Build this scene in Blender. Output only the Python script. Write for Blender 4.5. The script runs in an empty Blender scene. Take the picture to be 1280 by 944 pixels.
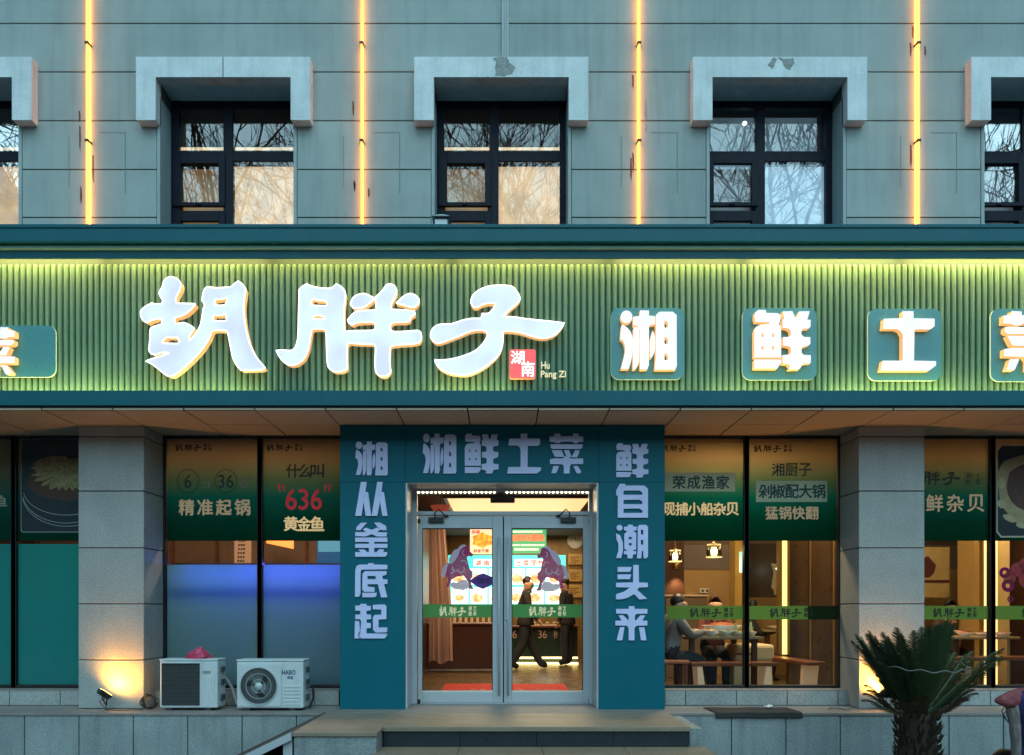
import bpy, bmesh, math, random
from mathutils import Vector, Matrix
from mathutils.geometry import delaunay_2d_cdt
S = bpy.context.scene
C = S.collection
R = math.radians
random.seed(7)

# ------------------------------------------------------------------ camera, sky, sun, exposure
F, CX, CY, ZC = 960.0, 628.0, 762.0, 1.6          # focal length in photo pixels, principal point, eye height
cam_d = bpy.data.cameras.new('camera'); cam = bpy.data.objects.new('camera', cam_d); C.objects.link(cam)
cam.location = (0, 0, ZC); cam.rotation_euler = (R(90), 0, 0)
cam_d.sensor_width = 36; cam_d.lens = 36*F/1280
cam_d.shift_x = (640-CX)/1280; cam_d.shift_y = (CY-472)/1280
cam_d.clip_start = .05; cam_d.clip_end = 2000
S.camera = cam

wd = bpy.data.worlds.new('World'); S.world = wd; wd.use_nodes = True
nt = wd.node_tree; bgn = nt.nodes['Background']
sky = nt.nodes.new('ShaderNodeTexSky'); sky.sky_type = 'NISHITA'; sky.sun_disc = False
SUN_EL, SUN_ROT = R(4), R(0)
sky.sun_elevation = SUN_EL; sky.sun_rotation = SUN_ROT; sky.air_density = 1.0; sky.dust_density = .6; sky.ozone_density = 2.5
hs = nt.nodes.new('ShaderNodeHueSaturation'); hs.inputs['Saturation'].default_value = 1.25
nt.links.new(sky.outputs[0], hs.inputs['Color'])
nt.links.new(hs.outputs[0], bgn.inputs['Color']); bgn.inputs['Strength'].default_value = .15
sun_d = bpy.data.lights.new('sun', 'SUN'); sun_d.energy = 1.5; sun_d.angle = R(70); sun_d.color = (.62, .93, .97)
sun = bpy.data.objects.new('sun', sun_d); C.objects.link(sun)
sun.rotation_euler = (R(52), 0, R(6))            # dim dusk skylight, coming from the open street side
S.view_settings.view_transform = 'Standard'; S.view_settings.look = 'None'
S.view_settings.exposure = 1.4; S.view_settings.gamma = 1; S.view_settings.use_curve_mapping = False
S.cycles.use_denoising = True
S.cycles.max_bounces = 8; S.cycles.transparent_max_bounces = 24
S.cycles.caustics_reflective = False; S.cycles.caustics_refractive = False
S.cycles.sample_clamp_indirect = 4

# ------------------------------------------------------------------ helpers
def PX(px, d): return (px-CX)*d/F
def PZ(py, d): return ZC-(py-CY)*d/F
def ZR(r): return ZC+r

class MB:
    def __init__(s): s.v = []; s.f = []; s.m = []
    def add(s, vs, fs, mi=0):
        o = len(s.v); s.v += [tuple(p) for p in vs]; s.f += [tuple(i+o for i in f) for f in fs]; s.m += [mi]*len(fs); return s
    def box(s, x0, x1, y0, y1, z0, z1, mi=0):
        return s.add([(x0,y0,z0),(x1,y0,z0),(x1,y1,z0),(x0,y1,z0),(x0,y0,z1),(x1,y0,z1),(x1,y1,z1),(x0,y1,z1)],
              [(0,3,2,1),(4,5,6,7),(0,1,5,4),(1,2,6,5),(2,3,7,6),(3,0,4,7)], mi)
    def obox(s, c, sx, sy, sz, rot, mi=0):
        m = rot if isinstance(rot, Matrix) else Matrix.Rotation(rot, 3, 'Z')
        b = MB().box(-sx/2,sx/2,-sy/2,sy/2,-sz/2,sz/2)
        return s.add([m@Vector(p)+Vector(c) for p in b.v], b.f, mi)
    def tube(s, pts, rad, n=8, mi=0, cap=True):
        pts = [Vector(p) for p in pts]; k = len(pts)
        if not hasattr(rad, '__len__'): rad = [rad]*k
        vs = []; fs = []; up = None
        for i, p in enumerate(pts):
            t = (pts[min(i+1,k-1)]-pts[max(i-1,0)])
            t = t.normalized() if t.length > 1e-9 else Vector((0,0,1))
            if up is None: up = Vector((0,0,1)) if abs(t.z) < .9 else Vector((1,0,0))
            a = t.cross(up)
            if a.length < 1e-6: a = t.orthogonal()
            a.normalize(); b = t.cross(a).normalized(); up = -b if (-b).dot(up) > 0 else b
            for j in range(n):
                q = 2*math.pi*j/n
                vs.append(p+rad[i]*(math.cos(q)*a+math.sin(q)*b))
        for i in range(k-1):
            for j in range(n):
                fs.append((i*n+j, i*n+(j+1)%n, (i+1)*n+(j+1)%n, (i+1)*n+j))
        if cap: fs += [tuple(range(n))[::-1], tuple((k-1)*n+j for j in range(n))]
        return s.add(vs, fs, mi)
    def lathe(s, c, prof, n=24, mi=0, axis='Z', close=True):
        vs = []; fs = []; k = len(prof)
        for r, h in prof:
            for j in range(n):
                q = 2*math.pi*j/n; a, b = r*math.cos(q), r*math.sin(q)
                vs.append(Vector(c)+Vector({'Z':(a,b,h),'Y':(a,h,b),'X':(h,a,b)}[axis]))
        for i in range(k-1):
            for j in range(n): fs.append((i*n+j, i*n+(j+1)%n, (i+1)*n+(j+1)%n, (i+1)*n+j))
        if close: fs += [tuple(range(n))[::-1], tuple((k-1)*n+j for j in range(n))]
        return s.add(vs, fs, mi)
    def flat(s, tri, y0, y1=None, mf=0, ms=1):
        """tri = (verts2d, tris) in XZ; y0 the face towards the street, y1 its back"""
        v2, ts = tri; n = len(v2)
        s.add([(a, y0, b) for a, b in v2], ts, mf)
        if y1 is not None:
            ed = {}
            for t in ts:
                for i in range(3):
                    e = (t[i], t[(i+1)%3]); k = tuple(sorted(e)); ed.setdefault(k, []).append(e)
            vs = [(a, y0, b) for a, b in v2]+[(a, y1, b) for a, b in v2]; fs = []
            for k, l in ed.items():
                if len(l) == 1: a, b = l[0]; fs.append((b, a, a+n, b+n))
            s.add(vs, fs, ms)
        return s
    def build(s, name, mats, parent=None, smooth=False, bevel=0, recalc=True):
        if not isinstance(mats, (list, tuple)): mats = [mats]
        off = ORG.get(parent.name, Vector()) if parent else Vector()
        me = bpy.data.meshes.new(name)
        me.from_pydata([tuple(Vector(p)-off) for p in s.v], [], s.f); me.validate(); 
        for m in mats: me.materials.append(m)
        if len(me.polygons) == len(s.m) and len(mats) > 1: me.polygons.foreach_set('material_index', s.m)
        if recalc:
            bm = bmesh.new(); bm.from_mesh(me); bmesh.ops.recalc_face_normals(bm, faces=bm.faces); bm.to_mesh(me); bm.free()
        if smooth: me.polygons.foreach_set('use_smooth', [True]*len(me.polygons))
        me.update()
        o = bpy.data.objects.new(name, me); C.objects.link(o)
        if parent: o.parent = parent; ORG[o.name] = off
        else: ORG[o.name] = Vector()
        if bevel:
            b = o.modifiers.new('bevel', 'BEVEL'); b.width = bevel; b.segments = 2; b.limit_method = 'ANGLE'; b.angle_limit = R(50)
        return o
ORG = {}
def thing(name, label, cat, loc=(0,0,0), group=None, kind='thing'):
    o = bpy.data.objects.new(name, None); C.objects.link(o); o.location = loc; o.empty_display_size = .1
    ORG[o.name] = Vector(loc); return tag(o, label, cat, group, kind)
def tag(o, label, cat, group=None, kind='thing'):
    o['label'] = label; o['category'] = cat; o['kind'] = kind
    if group: o['group'] = group
    return o
def struct(o): o['kind'] = 'structure'; return o
def dup(root, loc, label=None, rotz=None):
    r = root.copy(); C.objects.link(r); r.location = loc
    if label: r['label'] = label
    if rotz is not None: r.rotation_euler.z = rotz
    def rec(a, b):
        for ch in list(a.children):
            c = ch.copy(); C.objects.link(c); c.parent = b; rec(ch, c)
    rec(root, r); return r
def area_light(name, loc, sx, sy, energy, col, rot, parent=None):
    energy = energy*.78
    l = bpy.data.lights.new(name, 'AREA'); l.shape = 'RECTANGLE'; l.size = sx; l.size_y = sy; l.energy = energy; l.color = col
    o = bpy.data.objects.new(name, l); C.objects.link(o); o.location = Vector(loc)-(ORG.get(parent.name, Vector()) if parent else Vector()); o.rotation_euler = rot
    if parent: o.parent = parent
    return o

# ---- materials
def M(name, col, rough=.5, metal=0, var=0, vs=6, fine=0, fs=180, streak=0, bump=0, bs=60, emis=0, ecol=None, spec=.5, dark=(.4,.4,.4), island=0):
    m = bpy.data.materials.new(name); m.use_nodes = True; t = m.node_tree; b = t.nodes['Principled BSDF']; L = t.links.new
    b.inputs['Roughness'].default_value = rough; b.inputs['Metallic'].default_value = metal
    b.inputs['Specular IOR Level'].default_value = spec
    b.inputs['Base Color'].default_value = (*col, 1)
    tc = t.nodes.new('ShaderNodeTexCoord'); cur = None
    def mixd(cur, fac_out, amount, tint):
        mx = t.nodes.new('ShaderNodeMix'); mx.data_type = 'RGBA'; mx.blend_type = 'MULTIPLY'
        mm = t.nodes.new('ShaderNodeMath'); mm.operation = 'MULTIPLY'; mm.inputs[1].default_value = amount; L(fac_out, mm.inputs[0]); L(mm.outputs[0], mx.inputs['Factor'])
        if cur is None: mx.inputs['A'].default_value = (*col, 1)
        else: L(cur, mx.inputs['A'])
        mx.inputs['B'].default_value = (*tint, 1); return mx.outputs['Result']
    def noise(scale, det=5, st=None, rough=.6):
        n = t.nodes.new('ShaderNodeTexNoise'); n.inputs['Scale'].default_value = scale; n.inputs['Detail'].default_value = det; n.inputs['Roughness'].default_value = rough
        if st:
            mp = t.nodes.new('ShaderNodeMapping'); mp.inputs['Scale'].default_value = st; L(tc.outputs['Object'], mp.inputs[0]); L(mp.outputs[0], n.inputs['Vector'])
        else: L(tc.outputs['Object'], n.inputs['Vector'])
        return n
    def ramp(o, a, c):
        r = t.nodes.new('ShaderNodeMapRange'); r.inputs['From Min'].default_value = a; r.inputs['From Max'].default_value = c; L(o, r.inputs[0]); return r.outputs[0]
    if var:
        n = noise(vs); cur = mixd(cur, ramp(n.outputs['Fac'], .35, .7), var, dark)
    if streak:
        n = noise(1, 4, (9, 9, .7)); cur = mixd(cur, ramp(n.outputs['Fac'], .48, .75), streak, dark)
    if fine:
        n = noise(fs, 2); cur = mixd(cur, ramp(n.outputs['Fac'], .45, .62), fine, (.3,.3,.32))
    if island:
        gi = t.nodes.new('ShaderNodeNewGeometry'); cur = mixd(cur, gi.outputs['Random Per Island'], island, (.55,.57,.6))
    if cur is not None: L(cur, b.inputs['Base Color'])
    if var or streak:
        n = noise(vs*2.3); mr = t.nodes.new('ShaderNodeMapRange'); mr.inputs['To Min'].default_value = max(0, rough-.12); mr.inputs['To Max'].default_value = min(1, rough+.12); L(n.outputs['Fac'], mr.inputs[0]); L(mr.outputs[0], b.inputs['Roughness'])
    if bump:
        n = noise(bs, 4); bp = t.nodes.new('ShaderNodeBump'); bp.inputs['Strength'].default_value = bump; bp.inputs['Distance'].default_value = .01
        L(n.outputs['Fac'], bp.inputs['Height']); L(bp.outputs[0], b.inputs['Normal'])
    if emis:
        b.inputs['Emission Color'].default_value = (*(ecol or col), 1); b.inputs['Emission Strength'].default_value = emis
    return m
def glass_mat(name, tint=(1,1,1), refl=1.0, base=.0, rough=0.0):
    m = bpy.data.materials.new(name); m.use_nodes = True; t = m.node_tree; t.nodes.clear(); L = t.links.new
    o = t.nodes.new('ShaderNodeOutputMaterial'); mx = t.nodes.new('ShaderNodeMixShader'); tr = t.nodes.new('ShaderNodeBsdfTransparent'); g = t.nodes.new('ShaderNodeBsdfGlossy')
    tr.inputs[0].default_value = (*tint, 1); g.inputs['Roughness'].default_value = rough
    f = t.nodes.new('ShaderNodeFresnel'); f.inputs[0].default_value = 1.5
    a = t.nodes.new('ShaderNodeMath'); a.operation = 'MULTIPLY_ADD'; a.inputs[1].default_value = refl; a.inputs[2].default_value = base
    L(f.outputs[0], a.inputs[0]); L(a.outputs[0], mx.inputs[0]); L(tr.outputs[0], mx.inputs[1]); L(g.outputs[0], mx.inputs[2]); L(mx.outputs[0], o.inputs[0]); return m
def film_mat(name, stops=None, z0=0, z1=1, col=None, trans=.6, see=0, gloss=.04, noise=0):
    """printed or frosted plastic film: diffuse + translucent, optional see-through share; stops = colours printed from bottom to top"""
    m = bpy.data.materials.new(name); m.use_nodes = True; t = m.node_tree; t.nodes.clear(); L = t.links.new
    o = t.nodes.new('ShaderNodeOutputMaterial'); d = t.nodes.new('ShaderNodeBsdfDiffuse'); tl = t.nodes.new('ShaderNodeBsdfTranslucent'); mx = t.nodes.new('ShaderNodeMixShader'); mx.inputs[0].default_value = trans
    L(d.outputs[0], mx.inputs[1]); L(tl.outputs[0], mx.inputs[2]); out = mx
    if stops:
        geo = t.nodes.new('ShaderNodeNewGeometry'); sp = t.nodes.new('ShaderNodeSeparateXYZ'); L(geo.outputs['Position'], sp.inputs[0])
        mr = t.nodes.new('ShaderNodeMapRange'); mr.inputs['From Min'].default_value = z0; mr.inputs['From Max'].default_value = z1; L(sp.outputs['Z'], mr.inputs[0])
        cr = t.nodes.new('ShaderNodeValToRGB'); L(mr.outputs[0], cr.inputs[0]); e = cr.color_ramp.elements
        while len(e) < len(stops): e.new(.5)
        for i, (p, c) in enumerate(stops): e[i].position = p; e[i].color = (*c, 1)
        L(cr.outputs[0], d.inputs[0]); L(cr.outputs[0], tl.inputs[0])
    else:
        d.inputs[0].default_value = (*col, 1); tl.inputs[0].default_value = (*col, 1)
    if see:
        tr = t.nodes.new('ShaderNodeBsdfTransparent'); m2 = t.nodes.new('ShaderNodeMixShader'); m2.inputs[0].default_value = see; L(out.outputs[0], m2.inputs[1]); L(tr.outputs[0], m2.inputs[2]); out = m2
    L(out.outputs[0], o.inputs[0]); return m
def emit_mat(name, col, s, var=0, vs=4, col2=None, base=.6):
    s = s*.76
    m = bpy.data.materials.new(name); m.use_nodes = True; t = m.node_tree; b = t.nodes['Principled BSDF']; L = t.links.new
    b.inputs['Base Color'].default_value = (*[min(.8, c*base+.1*base/.6) for c in col], 1); b.inputs['Roughness'].default_value = .4
    b.inputs['Emission Color'].default_value = (*col, 1); b.inputs['Emission Strength'].default_value = s
    if var:
        tc = t.nodes.new('ShaderNodeTexCoord'); n = t.nodes.new('ShaderNodeTexNoise'); n.inputs['Scale'].default_value = vs; n.inputs['Detail'].default_value = 2; L(tc.outputs['Object'], n.inputs['Vector'])
        mr = t.nodes.new('ShaderNodeMapRange'); mr.inputs['From Min'].default_value = .35; mr.inputs['From Max'].default_value = .65; L(n.outputs['Fac'], mr.inputs[0])
        mx = t.nodes.new('ShaderNodeMix'); mx.data_type = 'RGBA'; L(mr.outputs[0], mx.inputs['Factor']); mx.inputs['A'].default_value = (*col, 1); mx.inputs['B'].default_value = (*(col2 or [c*(1-var) for c in col]), 1)
        L(mx.outputs['Result'], b.inputs['Emission Color'])
    return m

m_wall   = M('painted_render', (.375,.445,.435), .85, var=.45, vs=1.1, streak=.38, island=.2, fine=.12, fs=220, bump=.25, bs=140, dark=(.55,.57,.58))
m_groove = M('groove', (.06,.075,.08), .9)
m_jamb   = M('jamb_render', (.34,.43,.44), .8, var=.3, vs=2, bump=.2, bs=120, dark=(.5,.5,.52))
m_lintel = M('whitewashed_concrete', (.74,.80,.82), .85, var=.45, vs=3, streak=.5, fine=.15, fs=90, bump=.4, bs=50, dark=(.6,.62,.63))
m_patch  = M('bare_cement', (.34,.37,.36), .9, var=.7, vs=25, bump=.5)
m_soffit = M('soffit_panel', (.56,.44,.31), .6, island=.2, var=.3, vs=1.5, bump=.05, dark=(.7,.68,.66))
m_granite= M('grey_granite', (.40,.425,.41), .6, island=.25, streak=.2, var=.45, vs=2.2, fine=.42, fs=70, bump=.12, bs=200, dark=(.62,.62,.62))
m_granite2=M('worn_granite', (.34,.39,.39), .7, island=.3, var=.6, vs=1.7, streak=.55, fine=.42, fs=62, bump=.2, bs=120, dark=(.5,.52,.54))
m_cap    = M('granite_top', (.27,.25,.235), .6, var=.4, vs=3, fine=.4, fs=120, bump=.15, bs=150, dark=(.55,.52,.5))
m_landing= M('landing_stone', (.29,.235,.17), .5, var=.45, vs=2.5, fine=.35, fs=140, bump=.12, bs=130, dark=(.55,.5,.46))
m_riser  = M('black_granite', (.018,.03,.038), .3, var=.3, vs=5, fine=.3, fs=120)
m_gap    = M('joint_gap', (.02,.022,.024), .9)
m_teal   = M('teal_panel', (.001,.12,.165), .5, var=.18, vs=1.2, bump=.02, spec=.2, dark=(.6,.6,.62))
m_fascia = M('teal_metal', (.002,.105,.135), .45, var=.22, vs=2, streak=.15, bump=.02, spec=.25, dark=(.6,.6,.6))
m_lit_under   = M('lit_underside_green', (.26,.46,.36), .4, var=.3, vs=5)
m_rib    = M('green_corrugated', (.14,.28,.18), .5, var=.35, vs=3, streak=.3, island=.25, spec=.3, dark=(.5,.6,.5))
m_plaque = M('plaque_acrylic', (.05,.24,.27), .3, var=.15, vs=3)
m_pl_edge= emit_mat('plaque_edge', (.6,.85,.6), .18)
m_face   = emit_mat('letter_face', (.66,.82,1.0), .56, var=.25, vs=2.2, col2=(.55,.62,1.0), base=.12)
m_face_w = emit_mat('letter_face_white', (.80,.88,1.0), .60, var=.12, vs=4, base=.15)
m_edge   = emit_mat('letter_edge_glow', (1.0,.52,.18), .34)
m_border = emit_mat('letter_border', (.90,.95,1), .9)
m_lav    = M('lavender_letter', (.62,.64,.95), .5, var=.1, vs=6)
m_lav_s  = M('letter_side', (.30,.34,.6), .5)
m_seal   = emit_mat('seal_red', (.85,.03,.03), .7)
m_gold   = M('gold_letter', (.75,.62,.35), .4, emis=.25, ecol=(.8,.7,.45))
m_alu    = M('pale_aluminium', (.52,.56,.60), .38, metal=.25, var=.18, vs=4, dark=(.7,.7,.7))
m_alu2   = M('door_edge_metal', (.6,.62,.6), .3, metal=.6)
m_dark   = M('dark_navy_frame', (.006,.009,.020), .55, var=.2, vs=5, spec=.15)
m_black  = M('black_frame', (.006,.007,.009), .4)
m_glass  = glass_mat('clear_glass', (.97,.98,.97), .28, 0)
m_glass_u= glass_mat('window_glass', (.93,.95,.97), .75, .015)
m_frost_r= M('x', (.5,.5,.5))
m_white  = M('white_enamel', (.60,.66,.68), .4, var=.25, vs=6, streak=.3, dark=(.66,.66,.62))
m_grill  = M('dark_grille', (.07,.08,.085), .5, var=.2, vs=20)
m_plastic= M('black_plastic', (.012,.012,.014), .4)
m_cable  = M('black_cable', (.015,.015,.016), .5)
m_wood   = M('dark_red_wood', (.20,.055,.02), .3, var=.5, vs=4, streak=.3)
m_brown  = M('brown_panel', (.075,.028,.014), .35, var=.35, vs=3, streak=.3)
m_warmw  = M('warm_wall', (.42,.26,.10), .6, var=.25, vs=2)
m_greyw  = M('grey_band', (.16,.13,.11), .7, var=.2, vs=3)
m_floor  = M('brown_floor_tile', (.16,.10,.05), .28, var=.45, vs=2, fine=.2, fs=30)
m_ceil   = M('dark_ceiling', (.10,.07,.05), .8)
m_cream  = M('cream_upholstery', (.72,.58,.33), .7, var=.2, vs=5)
m_china  = M('white_china', (.75,.73,.68), .2)
m_skin   = M('skin', (.58,.34,.23), .5)
m_hair   = M('black_hair', (.012,.010,.010), .45)
m_blackc = M('black_cloth', (.022,.023,.027), .8, var=.3, vs=8)
m_greyc  = M('grey_cloth', (.22,.23,.25), .9, var=.3, vs=9)
m_jean   = M('dark_trousers', (.02,.022,.028), .8)
m_shoe   = M('black_shoe', (.01,.01,.01), .3)
m_red    = M('red_mat', (.62,.025,.015), .8, var=.2, vs=12, bump=.4, bs=200)

# ------------------------------------------------------------------ lettering: outlines traced stroke by stroke, joined into one flat shape
def smooth(p, it=2, ang=42):
    for _ in range(it):
        n = len(p); q = []
        def corner(i):
            a = Vector(p[i])-Vector(p[i-1]); b = Vector(p[(i+1)%n])-Vector(p[i])
            return a.length < 1e-6 or b.length < 1e-6 or abs(a.angle_signed(b)) > R(ang)
        cs = [corner(i) for i in range(n)]
        for i in range(n):
            a, b, c, d = (Vector(p[(i+k)%n]) for k in (-1,0,1,2))
            q.append(tuple(b))
            ta = (c-a)/2 if not cs[i] else (c-b); tb = (d-b)/2 if not cs[(i+1)%n] else (c-b)
            m = (b+c)/2+(ta-tb)/8
            q.append(tuple(m))
        p = q; ang *= .6
    return p
def jag(p, k=4, amp=.006):
    q = []; n = len(p)
    for i in range(n):
        a, b = Vector(p[i]), Vector(p[(i+1)%n])
        for j in range(k):
            m = a+(b-a)*(j/k); q.append((m.x+random.uniform(-amp,amp), m.y+random.uniform(-amp,amp)))
    return q
def area2(p): return sum(p[i-1][0]*p[i][1]-p[i][0]*p[i-1][1] for i in range(len(p)))
def join(polys, holes=()):
    vs = []; fs = []
    for p in list(polys)+list(holes):
        if area2(p) < 0: p = p[::-1]
        fs.append(list(range(len(vs), len(vs)+len(p)))); vs += [Vector(q) for q in p]
    r = delaunay_2d_cdt(vs, [], fs, 0, 1e-5); n = len(polys)
    ts = [tuple(f) for f, o in zip(r[2], r[5]) if any(i < n for i in o) and not any(i >= n for i in o)]
    return [tuple(v) for v in r[0]], ts
def rectp(x0, y0, x1, y1): return [(x0,y0),(x1,y0),(x1,y1),(x0,y1)]
def circ(cx, cy, rx, ry=None, n=20): return [(cx+rx*math.cos(2*math.pi*i/n), cy+(ry or rx)*math.sin(2*math.pi*i/n)) for i in range(n)]
G = {}
def glyph(ch, polys, holes=(), sm=0):
    if sm: polys = [smooth(p, sm) for p in polys]; holes = [smooth(h, sm) for h in holes]
    xs = [q[0] for p in polys for q in p]; ys = [q[1] for p in polys for q in p]; x0, x1, y0, y1 = min(xs), max(xs), min(ys), max(ys)
    nz = lambda p: [((a-x0)/(x1-x0), (y1-b)/(y1-y0)) for a, b in p]
    G[ch] = (join([nz(p) for p in polys], [nz(h) for h in holes]), (x0, x1, y0, y1))
HU = [(175,68),(200,48),(230,42),(275,55),(305,85),(312,115),(300,160),(275,205),(268,240),(275,265),(420,268),(432,277),(405,310),(365,345),(320,370),(270,383),(258,400),(260,425),(275,440),(330,428),(380,445),(425,475),(400,515),(382,545),(383,578),(395,572),(440,515),(475,450),(490,380),(500,310),(512,290),(505,262),(490,245),(498,180),(515,140),(540,126),(600,135),(700,130),(735,125),(770,95),(795,78),(830,105),(858,145),(848,220),(840,290),(845,380),(862,490),(890,600),(935,700),(990,770),(1022,810),(990,825),(820,830),(790,800),(755,740),(735,660),(720,580),(705,510),(690,495),(600,492),(570,505),(550,560),(500,640),(440,710),(360,790),(280,855),(240,878),(205,878),(160,850),(80,785),(15,752),(60,735),(140,712),(215,683),(170,680),(130,685),(100,700),(60,690),(42,660),(45,620),(50,560),(52,490),(70,465),(120,450),(150,440),(155,410),(140,393),(100,398),(60,410),(25,428),(-8,410),(-28,365),(-28,330),(0,300),(65,262),(90,270),(150,270),(158,240),(130,190),(130,165),(155,125),(162,90)]
HUH = [[(600,232),(650,230),(705,218),(690,275),(650,283),(598,282),(596,255)],[(590,362),(640,368),(693,352),(695,412),(590,415),(583,395)],[(150,602),(165,575),(200,548),(235,555),(280,552),(298,580),(285,605)]]
PANG = [(218,140),(245,115),(280,97),(310,112),(380,128),(450,132),(485,125),(512,97),(550,115),(580,150),(588,190),(578,290),(578,400),(582,480),(620,472),(700,470),(800,468),(825,455),(828,425),(815,405),(780,400),(700,405),(665,412),(645,424),(615,410),(605,385),(625,360),(660,325),(700,312),(780,308),(820,305),(835,290),(830,240),(822,205),(860,175),(890,140),(915,105),(945,97),(980,110),(998,150),(985,200),(960,245),(950,280),(955,300),(1050,305),(1100,310),(1140,315),(1145,340),(1110,365),(1105,390),(1070,402),(1000,402),(960,410),(945,435),(948,460),(975,478),(1080,475),(1165,468),(1190,485),(1197,530),(1180,565),(1120,578),(1040,582),(960,592),(945,610),(942,700),(945,760),(952,790),(930,825),(890,838),(850,825),(828,790),(825,700),(828,600),(810,578),(700,575),(620,568),(602,590),(600,680),(603,770),(580,790),(530,800),(485,792),(450,760),(440,690),(435,560),(432,480),(415,458),(350,455),(318,465),(308,520),(290,620),(260,690),(210,735),(150,748),(100,725),(60,680),(32,628),(90,625),(150,630),(185,605),(205,540),(210,460),(212,360),(215,260)]
PANGH = [[(318,225),(340,215),(360,228),(425,230),(442,250),(438,272),(330,268),(314,255)],[(330,355),(360,348),(400,352),(425,370),(425,380),(325,376)]]
PANGD = [[(628,260),(640,220),(670,190),(730,173),(770,185),(820,212),(800,235),(750,275),(700,292),(650,290)],[(993,250),(1030,215),(1070,185),(1110,173),(1150,190),(1178,220),(1170,255),(1140,285),(1100,280),(1050,265)]]
ZI = [(395,245),(410,200),(460,155),(540,122),(630,113),(735,120),(775,155),(805,205),(808,235),(780,270),(720,320),(670,375),(760,380),(860,395),(1000,410),(1100,420),(1182,432),(1160,470),(1110,525),(1050,552),(990,558),(920,545),(850,522),(780,505),(700,498),(662,505),(665,560),(660,620),(635,690),(580,750),(500,810),(420,850),(340,868),(260,862),(190,845),(130,810),(100,770),(90,740),(160,742),(260,728),(350,700),(430,665),(490,610),(530,550),(535,515),(510,495),(450,490),(380,505),(310,535),(220,570),(150,595),(110,600),(75,580),(55,545),(65,490),(100,455),(150,440),(230,438),(310,412),(390,393),(480,392),(490,350),(540,350),(575,320),(605,270),(560,262),(500,272),(450,298),(420,298),(400,275)]
glyph('胡', [HU], HUH, 1); glyph('胖', [PANG]+PANGD, PANGH, 1); glyph('子', [ZI], (), 1)
glyph('湘', [circ(200,185,62,68), smooth([(150,268),(200,295),(245,350),(265,420),(268,520),(250,650),(225,742),(140,742),(165,650),(185,560),(183,500),(165,445),(135,425),(140,340)],1), smooth([(275,300),(300,292),(325,305),(335,340),(335,650),(310,720),(300,745),(268,745)],1),
  [(345,115),(437,118),(437,172),(500,178),(500,265),(455,270),(437,290),(437,700),(420,748),(345,748),(345,340),(330,300),(305,275),(272,275),(272,185),(345,172)], smooth([(478,330),(500,400),(500,530),(480,600),(455,632),(448,540),(450,440)],1),
  [(520,155),(550,130),(690,130),(730,165),(732,710),(718,750),(500,750),(510,600),(512,185)]],
  [[(600,228+k),(620,228+k),(638,250+k),(638,300+k),(602,300+k)] for k in (0,175,350)])
glyph('鲜', [[(180,135),(215,108),(292,110),(292,140),(415,143),(445,170),(443,215),(425,262),(448,290),(450,622),(172,622),(172,340),(190,290),(235,268),(325,262),(330,240),(215,238),(185,235),(175,190)], [(172,645),(448,645),(448,680),(410,740),(172,740)],
  [(465,125),(565,120),(605,212),(640,125),(745,122),(720,215),(755,215),(755,285),(740,305),(680,310),(660,335),(660,375),(685,400),(752,402),(752,475),(715,498),(665,505),(660,570),(685,595),(757,597),(757,680),(665,690),(660,720),(640,748),(530,748),(545,715),(520,690),(465,685),(465,597),(530,590),(550,575),(550,510),(520,497),(470,490),(470,402),(530,400),(550,380),(548,330),(520,308),(465,298),(465,215),(485,205)]],
  [[(243+a,360+b),(260+a,360+b),(268+a,378+b),(268+a,402+b),(245+a,402+b)] for a in (0,112) for b in (0,135)])
glyph('土', [[(415,125),(530,125),(530,200),(755,205),(755,285),(710,318),(540,318),(535,650),(770,655),(770,700),(700,752),(180,752),(200,650),(415,650),(415,380),(390,330),(340,312),(205,312),(215,205),(415,200)]])
glyph('菜', [[(972,90),(1005,88),(1008,68),(1050,70),(1050,88),(1140,88),(1142,68),(1182,70),(1182,88),(1215,90),(1215,128),(1180,130),(1175,138),(1148,138),(1135,128),(1055,128),(1045,138),(1020,138),(1005,130),(972,128)],
  [(980,146),(1212,148),(1210,170),(1195,180),(990,180),(978,170)], [(988,190),(1060,190),(1078,238),(1010,238)], [(1075,190),(1112,190),(1132,238),(1095,238)], [(1158,190),(1190,192),(1172,242),(1130,242)],
  [(975,255),(1010,250),(1070,250),(1078,235),(1115,235),(1120,250),(1215,250),(1215,290),(1130,292),(1118,305),(1116,360),(1075,360),(1075,310),(1065,293),(975,290)], [(1000,305),(1040,305),(1020,358),(985,358)], [(1145,305),(1175,305),(1200,345),(1195,358),(1168,358)]])
glyph('从', [[(175,455),(225,455),(213,540),(235,540),(262,740),(215,740),(198,620),(180,740),(128,740)], [(312,455),(358,455),(348,540),(368,540),(398,740),(355,740),(335,620),(312,740),(265,740)]])
glyph('釜', [[(140,835),(175,800),(228,797),(200,830),(180,850),(175,862),(135,862)], [(285,797),(335,797),(385,825),(392,862),(350,862),(320,840)], [(190,855),(220,840),(265,860),(310,840),(345,855),(310,878),(398,880),(390,915),(310,915),(265,895),(215,915),(128,912),(128,878),(220,878)],
  rectp(128,924,398,961), rectp(128,977,398,1011), rectp(243,950,287,1060), [(128,1047),(398,1047),(395,1070),(378,1086),(128,1086)], [(155,1025),(205,1025),(230,1050),(175,1050)], [(305,1050),(330,1022),(372,1025),(360,1050)]])
glyph('底', [[(128,320),(140,285),(165,275),(235,275),(237,263),(282,263),(283,275),(398,277),(398,315),(180,318),(172,340),(172,520),(160,545),(125,547)], [(190,350),(210,330),(392,330),(390,360),(355,372),(360,398),(398,400),(398,437),(370,440),(398,550),(345,552),(318,440),(232,440),(232,460),(290,466),(290,505),(200,503),(186,480)], [(188,512),(308,512),(305,540),(290,550),(188,550)]], [[(230,370),(300,372),(300,398),(230,398)]])
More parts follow.
